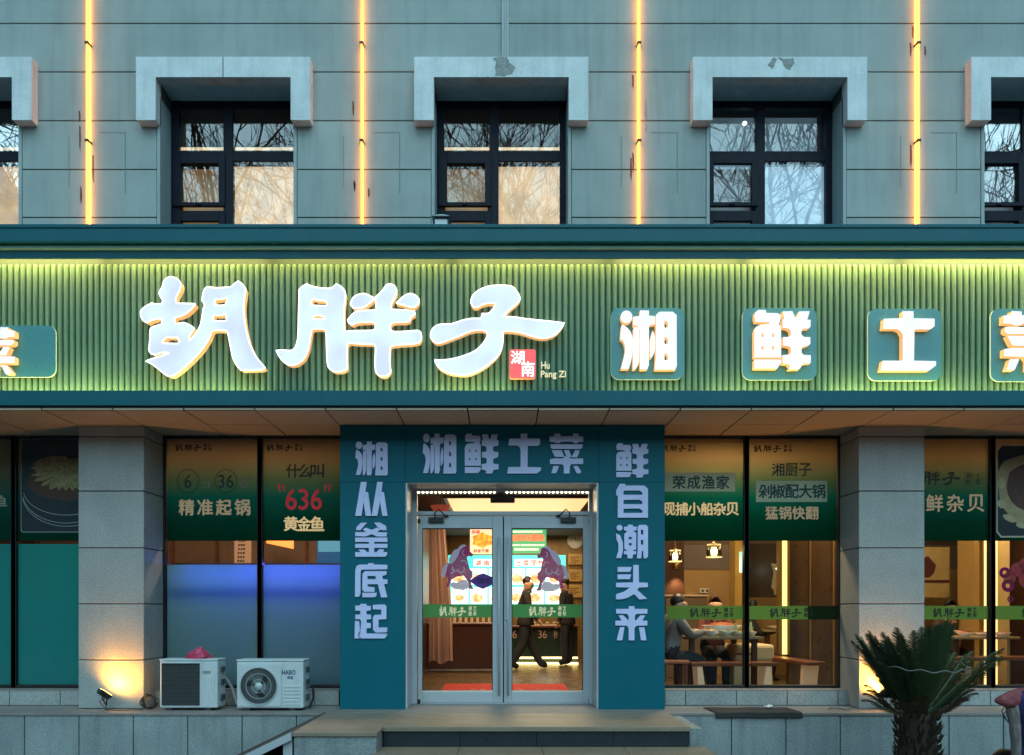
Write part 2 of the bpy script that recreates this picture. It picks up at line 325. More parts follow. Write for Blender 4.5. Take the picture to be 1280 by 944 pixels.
glyph('起', [[(128,622),(170,620),(172,607),(220,607),(222,622),(258,625),(258,662),(222,665),(222,695),(260,697),(260,735),(222,738),(222,765),(258,768),(258,810),(222,812),(222,855),(395,857),(395,875),(375,897),(180,897),(165,885),(160,870),(170,850),(178,750),(165,735),(128,735),(128,697),(170,695),(170,665),(128,662)], [(125,750),(160,750),(168,830),(150,870),(165,897),(122,897)], [(275,615),(375,612),(390,630),(390,735),(325,738),(322,805),(398,805),(395,845),(300,848),(278,825),(276,720),(290,700),(345,697),(348,655),(275,652)]])
glyph('自', [[(203,495),(235,437),(282,438),(278,452),(440,452),(472,480),(472,722),(217,722),(217,535),(203,535)]], [[(265,495+k),(400,493+k),(425,510+k),(425,530+k),(265,530+k)] for k in (0,78,152)])
glyph('潮', [circ(232,808,25), [(203,855),(235,870),(258,930),(262,990),(245,1064),(203,1064),(222,1000),(222,940),(205,905)], [(270,800),(300,798),(302,782),(342,782),(345,797),(378,800),(376,828),(345,835),(372,850),(372,990),(345,998),(345,1005),(372,1005),(372,1030),(345,1035),(342,1066),(300,1066),(298,1035),(268,1030),(268,1005),(300,1000),(272,985),(272,860),(298,835),(268,828)],
  [(385,800),(400,783),(455,783),(472,800),(472,1050),(460,1066),(435,1066),(432,1005),(420,1000),(415,1066),(378,1066),(385,1000)]], [rectp(310,885,335,905), rectp(310,937,335,957), rectp(412,825,432,865), rectp(412,910,432,950)])
glyph('头', [[(215,262),(335,262),(320,303),(215,303)], [(215,325),(330,325),(318,365),(215,365)], [(347,245),(393,245),(395,392),(470,395),(470,432),(395,435),(380,455),(465,530),(400,535),(355,490),(300,520),(255,533),(200,535),(203,490),(270,470),(320,435),(202,432),(203,395),(345,392)]])
glyph('来', [[(310,592),(357,592),(357,615),(465,615),(465,655),(375,657),(360,670),(360,712),(465,715),(465,755),(375,757),(357,775),(357,880),(308,880),(308,780),(295,757),(197,755),(197,715),(308,712),(308,675),(295,657),(203,655),(203,615),(310,615)], [(222,670),(262,668),(308,715),(250,718)], [(408,668),(448,670),(420,718),(368,715)], [(235,770),(272,768),(255,880),(208,880)], [(395,770),(440,770),(458,880),(412,880)]])

def place_tri(tri, x0, x1, z0, z1):
    vs, ts = tri; return [(x0+a*(x1-x0), z0+b*(z1-z0)) for a, b in vs], ts
def gl(mb, ch, px0, px1, py0, py1, d, thick=0):
    """character at a place on the wall given as the photo's pixels at distance d"""
    return mb.flat(place_tri(G[ch][0], PX(px0,d), PX(px1,d), PZ(py1,d), PZ(py0,d)), d, d+thick if thick else None)
TXT = {}
def text_tri(body, bold=.0):
    k = (body, bold)
    if k not in TXT:
        cu = bpy.data.curves.new('t', 'FONT'); cu.body = body; cu.offset = bold; cu.resolution_u = 4
        o = bpy.data.objects.new('t', cu); C.objects.link(o)
        me = bpy.data.meshes.new_from_object(o.evaluated_get(bpy.context.evaluated_depsgraph_get())); me.calc_loop_triangles()
        v = [(p.co.x, p.co.y) for p in me.vertices]; t = [tuple(q.vertices) for q in me.loop_triangles]
        bpy.data.objects.remove(o); bpy.data.curves.remove(cu); bpy.data.meshes.remove(me)
        x0 = min(a for a, b in v); x1 = max(a for a, b in v); y0 = min(b for a, b in v); y1 = max(b for a, b in v)
        TXT[k] = ([((a-x0)/(x1-x0), (b-y0)/(y1-y0)) for a, b in v], t)
    return TXT[k]
def tx(mb, body, px0, px1, py0, py1, d, bold=.012, thick=0, mi=0):
    if not thick and bold:
        t = text_tri(body, 0); w = (px1-px0)/max(1, len(body)); e = bold*w*1.3
        for k, (a, b) in enumerate(((0,0),(e,0),(-e,0),(0,e),(0,-e))):
            mb.flat(place_tri(t, PX(px0+e+a,d), PX(px1-e+a,d), PZ(py1-e+b,d), PZ(py0+e+b,d)), d-k*.00012, None, mi, mi)
        return mb
    return mb.flat(place_tri(text_tri(body, bold), PX(px0,d), PX(px1,d), PZ(py1,d), PZ(py0,d)), d, d+thick if thick else None, mi, mi)
def spaced(mb, body, px0, px1, py0, py1, d, bold=.012):
    n = len(body); w = (py1-py0)*.98; st = (px1-px0-w)/max(1, n-1)
    for i, c in enumerate(body): tx(mb, c, px0+i*st, px0+i*st+w, py0, py1, d, bold)
    return mb
def logo(mb, px0, px1, py0, py1, d, extra=True):
    w = px1-px0; k = w/100
    for ch, a, b, t, u in (('胡',0,30,0,1),('胖',33,65,.05,1),('子',68,100,.1,1)): gl(mb, ch, px0+a*k, px0+b*k, py0+t*(py1-py0), py0+u*(py1-py0), d)
    if extra:
        h = (py1-py0)/2
        for i, c in enumerate('湘土鲜菜'): gl(mb, c, px1+w*(.08+.17*(i%2)), px1+w*(.2+.17*(i%2)), py0+(i//2)*h*1.05, py0+(i//2)*h*1.05+h*.85, d)
    return mb
# ------------------------------------------------------------------ setting: ground, street side
YL, YG, YC, YW, YS = 8.07, 8.90, 8.40, 8.40, 7.72    # terrace face, shop glass, pillar face, upper wall, sign face
ZF = ZR(-1.085)                                        # terrace and floor level
m_pave = M('pavement', (.17,.165,.16), .8, var=.35, vs=1.2, fine=.3, fs=60, bump=.2, bs=40)
m_road = M('asphalt', (.05,.05,.052), .85, var=.3, vs=.6, fine=.3, fs=90, bump=.3, bs=120)
struct(MB().box(-200,200,-7,200,-.3,0).build('pavement', m_pave))
struct(MB().box(-200,200,-200,-7.0,-.5,-.13).build('road', m_road))
struct(MB().box(-200,200,-7.16,-7.003,-.4,.006).build('kerb', m_granite2))

# interior shells (kind structure)
def shell(name, mb, m): return struct(mb.build(name, m))
X0, X1, XL, XR = -7.6, 7.6, -1.30, 1.38
ZI_ = 3.615; ZL_ = ZR(1.62)
shell('interior_floor', MB().box(X0,X1,YG+.005,17.2,ZF-.2,ZF-.001), m_floor)
shell('interior_ceiling', MB().box(X0,XL,YG+.005,13.4,ZI_,ZI_+.1).box(XL,XR+.1,YG+.005,12.65,ZL_,ZL_+.1).box(XL,XR+1.6,12.651,17.2,ZL_,ZL_+.1).box(XR+.101,X1,YG+.005,12.65,ZI_,ZI_+.1).box(XL,XR+.1,YG+.02,YG+.1,ZL_+.1,ZI_+.1), m_ceil)
shell('upper_floor_slab', MB().box(X0,X1,8.975,17.3,ZI_+.101,ZI_+.2).box(X0,X1,17.2,17.3,ZF,ZR(7.5)).box(X0,X1,10.6,10.7,ZI_+.2,ZR(7.5)).box(X0,X1,8.81,17.3,ZR(7.5),ZR(7.6)).box(X0-.1,X0-.001,YW+.01,17.3,ZF,ZR(7.5)).box(X1+.001,X1+.1,YW+.01,17.3,ZF,ZR(7.5)), m_ceil)
shell('lobby_wall', MB().box(XL-.1,XL,YG+.02,17.1,ZF,ZI_).box(XR,XR+.1,YG+.02,12.7,ZF,ZI_).box(XR+1.5,XR+1.6,12.71,17.1,ZF,ZI_).box(XR+.1,XR+1.6,12.6,12.7,ZF,ZI_), m_brown)
m_slat = M('gold_slat', (.30,.17,.05), .35, metal=.3, var=.5, vs=3, streak=.4)
bk = MB().box(XL,XR+1.5,17.0,17.1,ZF,ZI_)
for i in range(68): bk.box(XL+.06*i, XL+.06*i+.035, 16.96, 17.0, ZF+1.2, ZL_-.001)
shell('lobby_back_wall', bk, m_slat)
dw = MB()
dw.box(XR+.1,X1,12.7,12.8,ZF,ZF+1.75,0); dw.box(XR+.1,X1,12.69,12.8,ZF+1.75,ZF+2.15,1); dw.box(XR+.1,X1,12.7,12.8,ZF+2.15,ZI_,2)
shell('dining_back_wall', dw, [m_warmw, m_greyw, m_ceil])
m_lwall = M('left_room_wall', (.20,.11,.06), .6, var=.35, vs=2, streak=.25)
lw = MB().box(X0,XL-.1,12.4,12.5,ZF,ZI_,0)
for i in range(9): lw.box(X0+.72*i+.1, X0+.72*i+.14, 12.36, 12.4, ZF, ZI_-.001, 1)
lw.box(X0,XL-.1,12.36,12.4,ZR(.42),ZR(.46),1)
shell('left_room_wall', lw, [m_lwall, m_wood])
shell('side_wall', MB().box(X0,X0+.06,YG+.02,13,ZF,ZI_).box(X1-.06,X1,YG+.02,13,ZF,ZI_), m_brown)

# ------------------------------------------------------------------ building: upper wall, windows, pillars, soffit
bld = thing('restaurant_building', 'two storey building with grey green rendered walls, deep upper windows and granite pillars', 'building', (0, YW, 0))
WIN = [-6.02, -3.013, -.012, 2.995, 6.0]
grooves = [-.2, 3.22, 3.754, 4.2875, 4.8125, 5.346, 5.88, 6.41, 6.945, 7.48]
hw, OT = .7285, 5.744
up = MB()
for i in range(1, len(grooves)-1):
    a, b = ZR(grooves[i]+.006), ZR(grooves[i+1]-.006)
    if grooves[i] < 5.5:
        xs = [X0]+[w+s*(hw+.042) for w in WIN for s in (-1,1)]+[X1]
        for k in range(0, len(xs), 2): up.box(xs[k], xs[k+1], YW, YW+.1, a, b, 0)
    else: up.box(X0, X1, YW, YW+.1, a, b, 0)
z0, z1 = ZR(3.2), ZR(7.5)
xs = [X0]+[w+s*hw for w in WIN for s in (-1,1)]+[X1]
for k in range(0, len(xs), 2): up.box(xs[k]+.001, xs[k+1]-.001, YW+.022, YW+.40, z0, ZR(OT)+.1, 1)
up.box(X0, X1, YW+.03, YW+.40, ZR(OT)+.101, z1, 1)
up.box(X0, X1, YW+.9, YW+.95, z1, z1+.3, 1)
for w in WIN:                                            # smooth jamb strips and reveals
    for s in (-1, 1):
        a, b = sorted((w+s*hw, w+s*(hw+.036))); up.box(a, b, YW-.006, YW+.30, ZR(3.3), ZR(5.6), 2)
up.build('upper_wall', [m_wall, m_groove, m_jamb], bld, bevel=.004)
for w in WIN:
    l = MB(); yf = 8.285
    prof = [(w-.94,5.963),(w-.94,5.281),(w-.7285,5.281),(w-.7285,5.744),(w+.7285,5.744),(w+.7285,5.281),(w+.94,5.281),(w+.94,5.963)]
    l.flat(join([[(a, ZR(b)) for a, b in prof]]), yf, YW+.02, 0, 0)
    l.box(w-.7284, w+.7284, YW+.0201, 8.70, ZR(5.744), ZR(5.85))
    o = l.build('window_surround', m_lintel, bld, bevel=.008)
    if -4 < w < -2: MB().box(w-.005, w+.004, yf-.002, yf+.01, ZR(5.746), ZR(5.962)).build('crack', m_groove, o)
    if abs(w) < 1:
        p = MB().flat(join([jag([(w-.09,ZR(5.95)),(w-.02,ZR(5.962)),(w+.06,ZR(5.958)),(w+.09,ZR(5.90)),(w+.15,ZR(5.85)),(w+.12,ZR(5.78)),(w+.03,ZR(5.755)),(w-.06,ZR(5.76)),(w-.07,ZR(5.85)),(w-.05,ZR(5.90))])]), yf-.003, yf+.01); p.build('cement_patch', m_patch, o)
    if abs(w-3) < .1:
        p = MB().flat(join([jag([(w-.07,ZR(5.955)),(w-.13,ZR(5.87)),(w-.08,ZR(5.83)),(w-.03,ZR(5.94))]), jag([(w-.02,ZR(5.955)),(w+.03,ZR(5.90)),(w+.06,ZR(5.85)),(w+.1,ZR(5.82)),(w+.16,ZR(5.9)),(w+.14,ZR(5.95)),(w+.06,ZR(5.935))])]), yf-.003, yf+.01); p.build('cement_patch', m_patch, o)
m_bl = {k: emit_mat('blind_'+k, c, s, var=.35, vs=5) for k, c, s in (('warm',(1,.64,.32),.42),('brown',(.5,.27,.09),.2),('pale',(.42,.66,.80),.36),('dim',(.30,.30,.32),.05),('grey',(.30,.46,.54),.12),('strip',(1,.72,.40),.5))}
m_inner = M('window_room', (.03,.03,.035), .9)
sc = .003034
def wx(w, cx): return w+(cx-585)*sc
def wz(cy): return ZR((CY*2.977-cy)*sc)
KIND = {0: 'warm', 1: 'warm', 2: 'warm', 3: 'pale', 4: 'dim'}
for i, w in enumerate(WIN):
    f = MB(); y0, y1 = 8.67, 8.74; zb = ZR(3.45)
    f.box(wx(w,344), wx(w,372), y0, y1, zb, wz(375)).box(wx(w,803), wx(w,826), y0, y1, zb, wz(375)).box(wx(w,372), wx(w,803), y0+.002, y1, wz(398), wz(375.2))
    f.box(wx(w,540), wx(w,575), y0-.004, y1, zb, wz(398.5)).box(wx(w,372.2), wx(w,803), y0+.003, y1, wz(600), wz(562))
    fo = f.build('window', m_dark, bld, bevel=.004)
    for (a, b, t) in ((352,548,574),(352,548,788)):
        bt = t+196; s = MB(); y = y0-.022
        s.box(wx(w,a), wx(w,a+31), y, y0+.02, wz(bt), wz(t)).box(wx(w,b-24), wx(w,b), y, y0+.02, wz(bt), wz(t)).box(wx(w,a+31), wx(w,b-24), y, y0+.02, wz(t+38), wz(t)).box(wx(w,a+31), wx(w,b-24), y, y0+.02, wz(bt), wz(bt-14))
        s.box(wx(w,440), wx(w,460), y-.012, y, wz(bt-2), wz(bt-10))
        s.build('sash', m_dark, fo, bevel=.003)
    for (a, b, t, bt) in ((372,540,398,562),(575,803,398,562),(383,524,612,757),(383,524,826,960),(575,803,600,1050)):
        MB().box(wx(w,a), wx(w,b), y0+.012, y0+.018, wz(bt), wz(t)).build('pane', m_glass_u, fo)
    k = KIND[i]
    bl = [((575,803,602,1050), k, .10), ((380,528,608,1000), 'brown' if k == 'warm' else 'dim', .12)]
    for (q, kk, dy) in bl:
        MB().box(wx(w,q[0]-6), wx(w,q[1]+6), y0+dy, y0+dy+.01, wz(q[3]), wz(q[2])).build('blind', m_bl[kk], fo)
    if k == 'warm':
        MB().box(wx(w,366), wx(w,808), y0+.09, y0+.098, wz(541), wz(531)).build('blind_rail', m_bl['strip'], fo)
    if k == 'pale':
        MB().box(wx(w,366), wx(w,808), y0+.3, y0+.31, wz(600), wz(376)).build('blind', m_bl['grey'], fo)  # glowing grey sheet standing in for the bluish room behind the upper panes
        MB().lathe((wx(w,520), y0+.2, wz(418)), [(.001,-.02),(.02,-.015),(.028,0),(.02,.015),(.001,.02)], 12).build('ceiling_lamp', emit_mat('small_lamp', (.9,1,.95), 1.3), fo, smooth=True)
# shallow ghost lines left on the render by old lamp boxes, and rust by the lamp brackets
m_ghost = M('ghost_mark', (.20,.235,.235), .9); m_rust = M('rust_stain', (.12,.05,.03), .9, var=.5, vs=30)
for px in (109,452,799,1148):
    x = PX(px+8, YW)
    MB().box(x+.34, x+.352, YW-.0015, YW+.004, ZR(4.55), ZR(5.22)).box(x+.06, x+.3399, YW-.0015, YW+.004, ZR(5.21), ZR(5.22)).build('ghost_line', m_ghost, bld)
    MB().box(x-.27, x-.262, YW-.0015, YW+.004, ZR(4.62), ZR(5.18)).build('ghost_line', m_ghost, bld)
    for k in range(4):
        z = ZR(random.uniform(4.5, 6.4)); xx = PX(px, YW)+random.choice((-1,1))*random.uniform(.06,.09); hh = random.uniform(.05,.2)
        MB().flat(join([jag([(xx-.010,z+hh),(xx+.006,z+hh*.9),(xx+.010,z),(xx+.003,z-hh*.7),(xx-.008,z-hh*.3)], 4, .0025)]), YW-.0022, YW+.001).build('rust_stain', m_rust, bld)
cp = MB(); x = PX(631.5, YW-.03)
cp.box(x-.038, x-.012, YW-.03, YW-.001, ZR(5.965), z1).box(x-.010, x+.014, YW-.034, YW-.001, ZR(5.965), z1).box(x+.016, x+.04, YW-.028, YW-.001, ZR(5.965), z1)
cp.build('conduit', M('painted_conduit', (.36,.43,.45), .6, var=.3, vs=5), bld, bevel=.003)

# granite pillars, one block course after another, with dark joints
for x0 in (-4.6375, 3.9):
    p = MB(); x1 = x0+.717; zz = [ZF, PZ(825,YC), PZ(755,YC), PZ(685,YC), PZ(614,YC), PZ(546,YC), ZR(2.011)]
    for a, b in zip(zz, zz[1:]): p.box(x0, x1, YC, YG+.03, a+.005, b-.005, 0)
    p.box(x0+.012, x1-.012, YC+.012, YG+.02, ZF+.001, ZR(2.012), 1)
    p.build('pillar', [m_granite, m_gap], bld, bevel=.006)
MB().box(X0+.061, PX(-78,YG)-.04, YG-.02, YG+.3, ZF, ZR(2.01)).build('end_wall', m_granite, bld, bevel=.005)
MB().box(PX(1345,YG)+.04, X1-.061, YG-.02, YG+.3, ZF, ZR(2.01)).build('end_wall', m_granite, bld, bevel=.005)
# soffit: panels with open joints
so = MB(); Zs = ZR(2.012); xs = [PX(v, 8.36) for v in (505.3,587.3,670.3,752)]; st = (xs[3]-xs[0])/3
ys = [7.745, 8.36, 8.96]
for i in range(-10, 11):
    a = xs[0]+i*st
    for r in (0, 1): so.box(a+.007, a+st-.007, ys[r]+.003, ys[r+1]-.008, Zs+(.0015 if (i+r)%2 else 0), Zs+.03, 0)
so.box(X0, X1, 7.745, 8.97, Zs+.02, Zs+.06, 1)
so.build('soffit', [m_soffit, m_gap], bld, bevel=.002)
# low granite course and sill under the shop windows
for (pa, pb, first, side) in ((-330, 424, 11.6, 0), (831, 1600, 857, 1)):
    b = MB(); d = 8.68; xa, xb = PX(pa,d), PX(pb,d); x = PX(first,d); st = .5745
    while x > xa: x -= st
    js = [xa]
    while x < xb:
        if x > xa: js.append(x)
        x += st
    js.append(xb)
    for u, v in zip(js, js[1:]): b.box(u+.004, v-.004, d, YG+.05, ZF+.004, ZR(-.925), 0)
    b.box(xa, xb, d+.012, YG+.04, ZF+.001, ZR(-.927), 1)
    b.box(xa, xb, d+.004, YG+.08, ZR(-.925), ZR(-.908), 2)
    b.build('baseboard', [m_granite, m_gap, m_cap], bld, bevel=.004)

# ------------------------------------------------------------------ terrace, steps, ramp
ter = thing('stone_terrace', 'long low terrace faced with square granite slabs along the shopfront', 'terrace', (0, YL, 0))
t = MB(); t.box(X0, X1, YL-.012, YG+.0, ZF-.03, ZF-.0005); t.build('top_slab', m_cap, ter, bevel=.004)
t = MB(); x = -4.451-.5716*6
while x < X1:
    t.box(x+.005, x+.5666, YL, YL+.05, 0, ZF-.031, 0); x += .5716
t.box(X0, X1, YL+.014, YG, -.05, ZF-.032, 1)
t.build('facing', [m_granite2, m_gap], ter, bevel=.004)
stp = thing('entrance_steps', 'brown stone landing and steps with dark risers before the glass doors', 'steps', (0, 7.3, 0))
LX0, LX1 = -1.106, 1.742
MB().box(LX0, LX1, 7.11, YL-.014, ZF-.045, ZF-.001).build('landing', m_landing, stp, bevel=.005)
ri = MB(); w = (LX1-LX0)/4
for i in range(4): ri.box(LX0+i*w+.002, LX0+(i+1)*w-.002, 7.135, YL-.02, .33, ZF-.0455)
ri.box(LX0+.01, LX1-.01, 7.15, YL-.03, 0, .3299)
ri.build('riser', m_riser, stp)
s2 = MB()
for i in range(4): s2.box(LX0-.05+i*.76, LX0-.05+(i+1)*.76-.003, 6.52, 7.1345, .285, .3255)
s2.box(LX0-.05, LX0+2.98, 6.55, 7.13, 0, .2845)
s2.build('tread', m_landing, stp, bevel=.004)
cb = MB(); cb.box(-1.86, LX0-.001, 6.79, YL-.014, ZF-.04, ZF-.0007, 0); cb.box(-1.85, LX0-.012, 6.81, YL-.02, 0, ZF-.0405, 1)
cb.build('side_block', [m_landing, m_granite2], stp, bevel=.006)
MB().box(LX1+.002, LX1+.13, 7.2, YL-.014, 0, ZF-.03).build('end_wall', m_granite2, stp, bevel=.005)
rp = thing('access_ramp', 'sloping brown ramp descending beside the steps over a dark gap', 'ramp', (-1.87, 7.4, ZF))
a = MB(); dx, dz = 1.02, -.50
def sl(x0, y0, y1, t0, t1, mi):
    a.add([(x0,y0,ZF-.002+t0),(x0,y1,ZF-.002+t0),(x0-dx,y1,ZF+dz+t0),(x0-dx,y0,ZF+dz+t0),(x0,y0,ZF-.002+t1),(x0,y1,ZF-.002+t1),(x0-dx,y1,ZF+dz+t1),(x0-dx,y0,ZF+dz+t1)],
      [(0,1,2,3),(7,6,5,4),(0,4,5,1),(3,2,6,7),(0,3,7,4),(1,5,6,2)], mi)
sl(-1.862, 6.80, 8.055, -.02, 0, 0); sl(-1.8625, 6.775, 6.799, -.065, .006, 1); sl(-1.8625, 8.0551, 8.0685, -.065, .012, 0)
a.build('ramp_deck', [M('ramp_metal', (.10,.075,.06), .55, metal=.3, var=.45, vs=5, streak=.3, bump=.3, bs=30), m_alu], rp)
for y_ in (6.83, 7.95): MB().box(-1.95, -1.87, y_, y_+.04, 0, .44).build('ramp_post', m_alu, rp)

# ------------------------------------------------------------------ sign canopy
cn = thing('sign_canopy', 'long green corrugated sign fascia with teal edge bands and glowing white characters', 'shop sign', (0, YS, ZR(2.05)))
f = MB(); f.box(X0, X1, 7.65, 7.70, ZR(3.666), ZR(3.80), 0); f.box(X0, X1, 7.64, 8.39, ZR(3.80), ZR(3.836), 0); f.build('top_band', m_fascia, cn, bevel=.004)
MB().box(X0, X1, 7.712, 7.76, ZR(3.622), ZR(3.668)).build('edge_strip', m_lit_under, cn, bevel=.006)  # pale green strip standing in for the light on the top band's underside
f = MB().box(X0, X1, 7.745, 7.765, ZR(3.542), ZR(3.6215)).box(X0, X1, 7.7655, 7.89, ZR(3.645), ZR(3.70)); f.build('inner_band', m_fascia, cn, bevel=.003)
f = MB().box(X0, X1, YS, YS+.02, ZR(2.052), ZR(2.203)).box(X0, X1, YS+.0205, 7.9, ZR(2.10), ZR(2.13)); f.build('bottom_band', m_fascia, cn, bevel=.003)
MB().box(X0, X1, 7.765, 7.78, ZR(2.012), ZR(2.0515)).build('shadow_gap', m_gap, cn)
r = MB(); rr = .0255; yb = 7.885; st = .0632; zb_, zt = ZR(2.12), ZR(3.515); n = 7
x = X0+.03
while x < X1-.03:
    vs = []; fs = []
    rings = [(zb_, 1), (zt, 1), (zt+.014, .86), (zt+.023, .55), (zt+.027, .1)]
    for z, k in rings:
        for j in range(n):
            q = math.pi*j/(n-1); vs.append((x-math.cos(q)*rr*(k if k < 1 else 1), yb-math.sin(q)*rr*1.25*k, z))
    for i in range(len(rings)-1):
        for j in range(n-1): fs.append((i*n+j, i*n+j+1, (i+1)*n+j+1, (i+1)*n+j))
    r.add(vs, fs); x += st
ro = r.build('corrugated_panel', m_rib, cn, recalc=False)
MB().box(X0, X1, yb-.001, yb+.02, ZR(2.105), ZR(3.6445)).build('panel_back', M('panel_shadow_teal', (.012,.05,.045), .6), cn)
bk = MB().box(X0+.02, X1-.02, 7.91, 8.385, ZR(2.07), ZR(3.795)); bk.build('sign_box', m_gap, cn)
# concealed lamp strips above and below the panel
m_strip = emit_mat('lamp_strip', (1,.85,.4), 2)
MB().box(X0, X1, 7.80, 7.812, ZR(3.632), ZR(3.640)).build('lamp_strip', m_strip, cn)
KT, KB = 5.6, 2.9
TOPL = [(-300,-20,.7),(-20,120,1.0),(130,330,.7),(340,560,.55),(570,760,.62),(770,930,.85),(940,1130,1.15),(1140,1300,1.25),(1300,1500,1)]
BOTL = [(-300,-10,.7),(0,180,.95),(190,330,.75),(400,520,.3),(535,640,.62),(760,860,.35),(880,1010,.6),(1030,1200,.95),(1210,1400,.6)]
for a, b, k in TOPL:
    xa, xb = PX(a,7.8), PX(b,7.8)
    area_light('lamp_strip_light', ((xa+xb)/2, 7.778, ZR(3.632)), xb-xa, .02, KT*k*(xb-xa), (1,.68,.22), (R(20),0,0), cn)
for a, b, k in BOTL:
    xa, xb = PX(a,7.8), PX(b,7.8)
    area_light('lamp_strip_light', ((xa+xb)/2, 7.755, ZR(2.14)), xb-xa, .02, KB*k*(xb-xa), (1,.80,.28), (R(180-20),0,0), cn)
# big brush characters
def letters3d(name, ch, crop, d, thick, parent, mf, ms, rim=None):
    (tri, (x0,x1,y0,y1)) = G[ch]; ox, oy, k = crop
    mb = MB().flat(place_tri(tri, PX(ox+x0/k,d), PX(ox+x1/k,d), PZ(oy+y1/k,d), PZ(oy+y0/k,d)), d, d+thick, 0, 1)
    o = mb.build(name, [mf, ms], parent)
    return o
def outline_rim(polys, crop, d, parent, w=.012):
    ox, oy, k = crop; mb = MB()
    for p in polys:
        pts = [(PX(ox+a/k,d), d-.002, PZ(oy+b/k,d)) for a, b in smooth(p,1)]
        mb.tube(pts+pts[:1], w*.5, 4, cap=False)
    return mb.build('letter_border', m_border, parent)
for ch, crop, pl in (('胡',(180,340,6.744),[HU]+HUH), ('胖',(340,340,6.4),[PANG]+PANGD+PANGH), ('子',(530,340,6.737),[ZI])):
    o = letters3d('brush_character', ch, crop, 7.755, .085, cn, m_face, m_edge)
    outline_rim(pl, crop, 7.756, o)
# rounded plaques with block characters
def rrect(x0, x1, z0, z1, r, n=6):
    p = []
    for cx_, cz_, a0 in ((x1-r,z1-r,0),(x0+r,z1-r,90),(x0+r,z0+r,180),(x1-r,z0+r,270)):
        for i in range(n+1): q = R(a0+90*i/n); p.append((cx_+r*math.cos(q), cz_+r*math.sin(q)))
    return p
def plaque(pa, pb, ta, tb, chars, d=7.822):
    q = rrect(PX(pa,d), PX(pb,d), PZ(tb,d), PZ(ta,d), .085)
    o = MB().flat(join([q]), d, d+.022, 0, 1).build('plaque', [m_plaque, m_pl_edge], cn)
    for ch, a, b, t, u in chars:
        c = gl(MB(), ch, a, b, t, u, 7.752, .0695); c.build('block_character', [m_face_w, m_edge], o)
plaque(763.5, 855.5, 385, 474.5, [('湘',775.5,846,388,462)])
plaque(928, 1021, 385, 475, [('鲜',943,1013.5,387.5,461.5)])
plaque(1085, 1177, 386, 476, [('土',1101,1170,389,463)])
plaque(1238.5, 1331, 386, 477, [('菜',1254.5,1325,389,463)])
plaque(-110, 69.6, 407, 471.5, [('菜',-40,18,409,468),('土',-104,-52,409,468)])
q = rrect(PX(637,7.8), PX(669.3,7.8), PZ(473,7.8), PZ(437,7.8), .02)
sl_ = MB().flat(join([q]), 7.80, 7.85, 0, 1).build('seal', [m_seal, m_edge], cn)
c = MB(); tx(c, '湖', 638.5, 655.5, 438.5, 455, 7.797, .012); tx(c, '南', 651.5, 668.3, 452, 471, 7.797, .012); c.build('seal_character', m_border, sl_)
c = MB(); tx(c, 'Hu', 676.5, 687, 452, 461, 7.835, .01, .012); tx(c, 'Pang Zi', 676, 707.5, 463.5, 474, 7.835, .01, .012); c.build('small_lettering', m_gold, cn)

# ------------------------------------------------------------------ upper wall lamps and the lantern on the canopy
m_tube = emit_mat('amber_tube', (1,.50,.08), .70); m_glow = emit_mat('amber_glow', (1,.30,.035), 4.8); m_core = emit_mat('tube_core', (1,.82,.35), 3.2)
lab = {109:'amber light tube on the upper wall between the first two windows from the west end', 452:'amber light tube between the window with the cracked lintel and the middle window', 799:'amber light tube between the middle window and the pale blue window', 1148:'amber light tube just east of the pale blue window'}
lab = {109:'vertical amber light tube over the empty corrugated panel before the first brush character', 452:'vertical amber light tube above the second brush character', 799:'vertical amber light tube above the first square plaque', 1148:'vertical amber light tube above the plaque with the simplest three stroke character'}
for px in (109, 452, 799, 1148):
    y = 8.345; x = PX(px, y); lt = thing('light_tube', lab[px], 'light tube', (x, y, ZR(4.05)), 'amber light tubes on the upper wall')
    zs = [ZR(3.95), PZ(176,y), PZ(54,y), PZ(-68,y)]
    for a, b in zip(zs, zs[1:]):
        MB().tube([(x,y,a+.014),(x,y,b-.014)], .0145, 10).build('tube', m_tube, lt, smooth=False)
    m = MB().box(x-.012, x+.012, y+.017, YW-.001, zs[0], zs[-1]); m.build('wall_glow_strip', m_glow, lt)  # emissive strip added behind the tube to throw orange glow on the wall
    for z in zs[1:]:
        MB().box(x-.022, x+.022, y-.018, YW-.0012, z-.013, z+.013).build('clip', m_cable, lt, bevel=.003)
ln = thing('lantern', 'small white square lantern with dark cap standing on the canopy edge', 'lantern', (PX(552,7.95), 7.95, ZR(3.836)))
x = PX(552,7.95); z = ZR(3.837); MB().box(x-.065, x+.065, 7.885, 8.015, z, z+.19).build('body', M('lantern_white', (.62,.68,.70), .4), ln, bevel=.006)
MB().add([(x-.095,7.855,z+.191),(x+.095,7.855,z+.191),(x+.095,8.045,z+.191),(x-.095,8.045,z+.191),(x-.02,7.93,z+.245),(x+.02,7.93,z+.245),(x+.02,7.97,z+.245),(x-.02,7.97,z+.245)], [(0,3,2,1),(4,5,6,7),(0,1,5,4),(1,2,6,5),(2,3,7,6),(3,0,4,7)]).build('cap', M('lantern_cap', (.35,.40,.42), .4), ln)
MB().box(x+.066, x+.078, 7.884, 8.016, z, z+.18).box(x-.066,x+.079,7.8835,7.8845,z+.17,z+.19).build('edge_strip', m_black, ln)
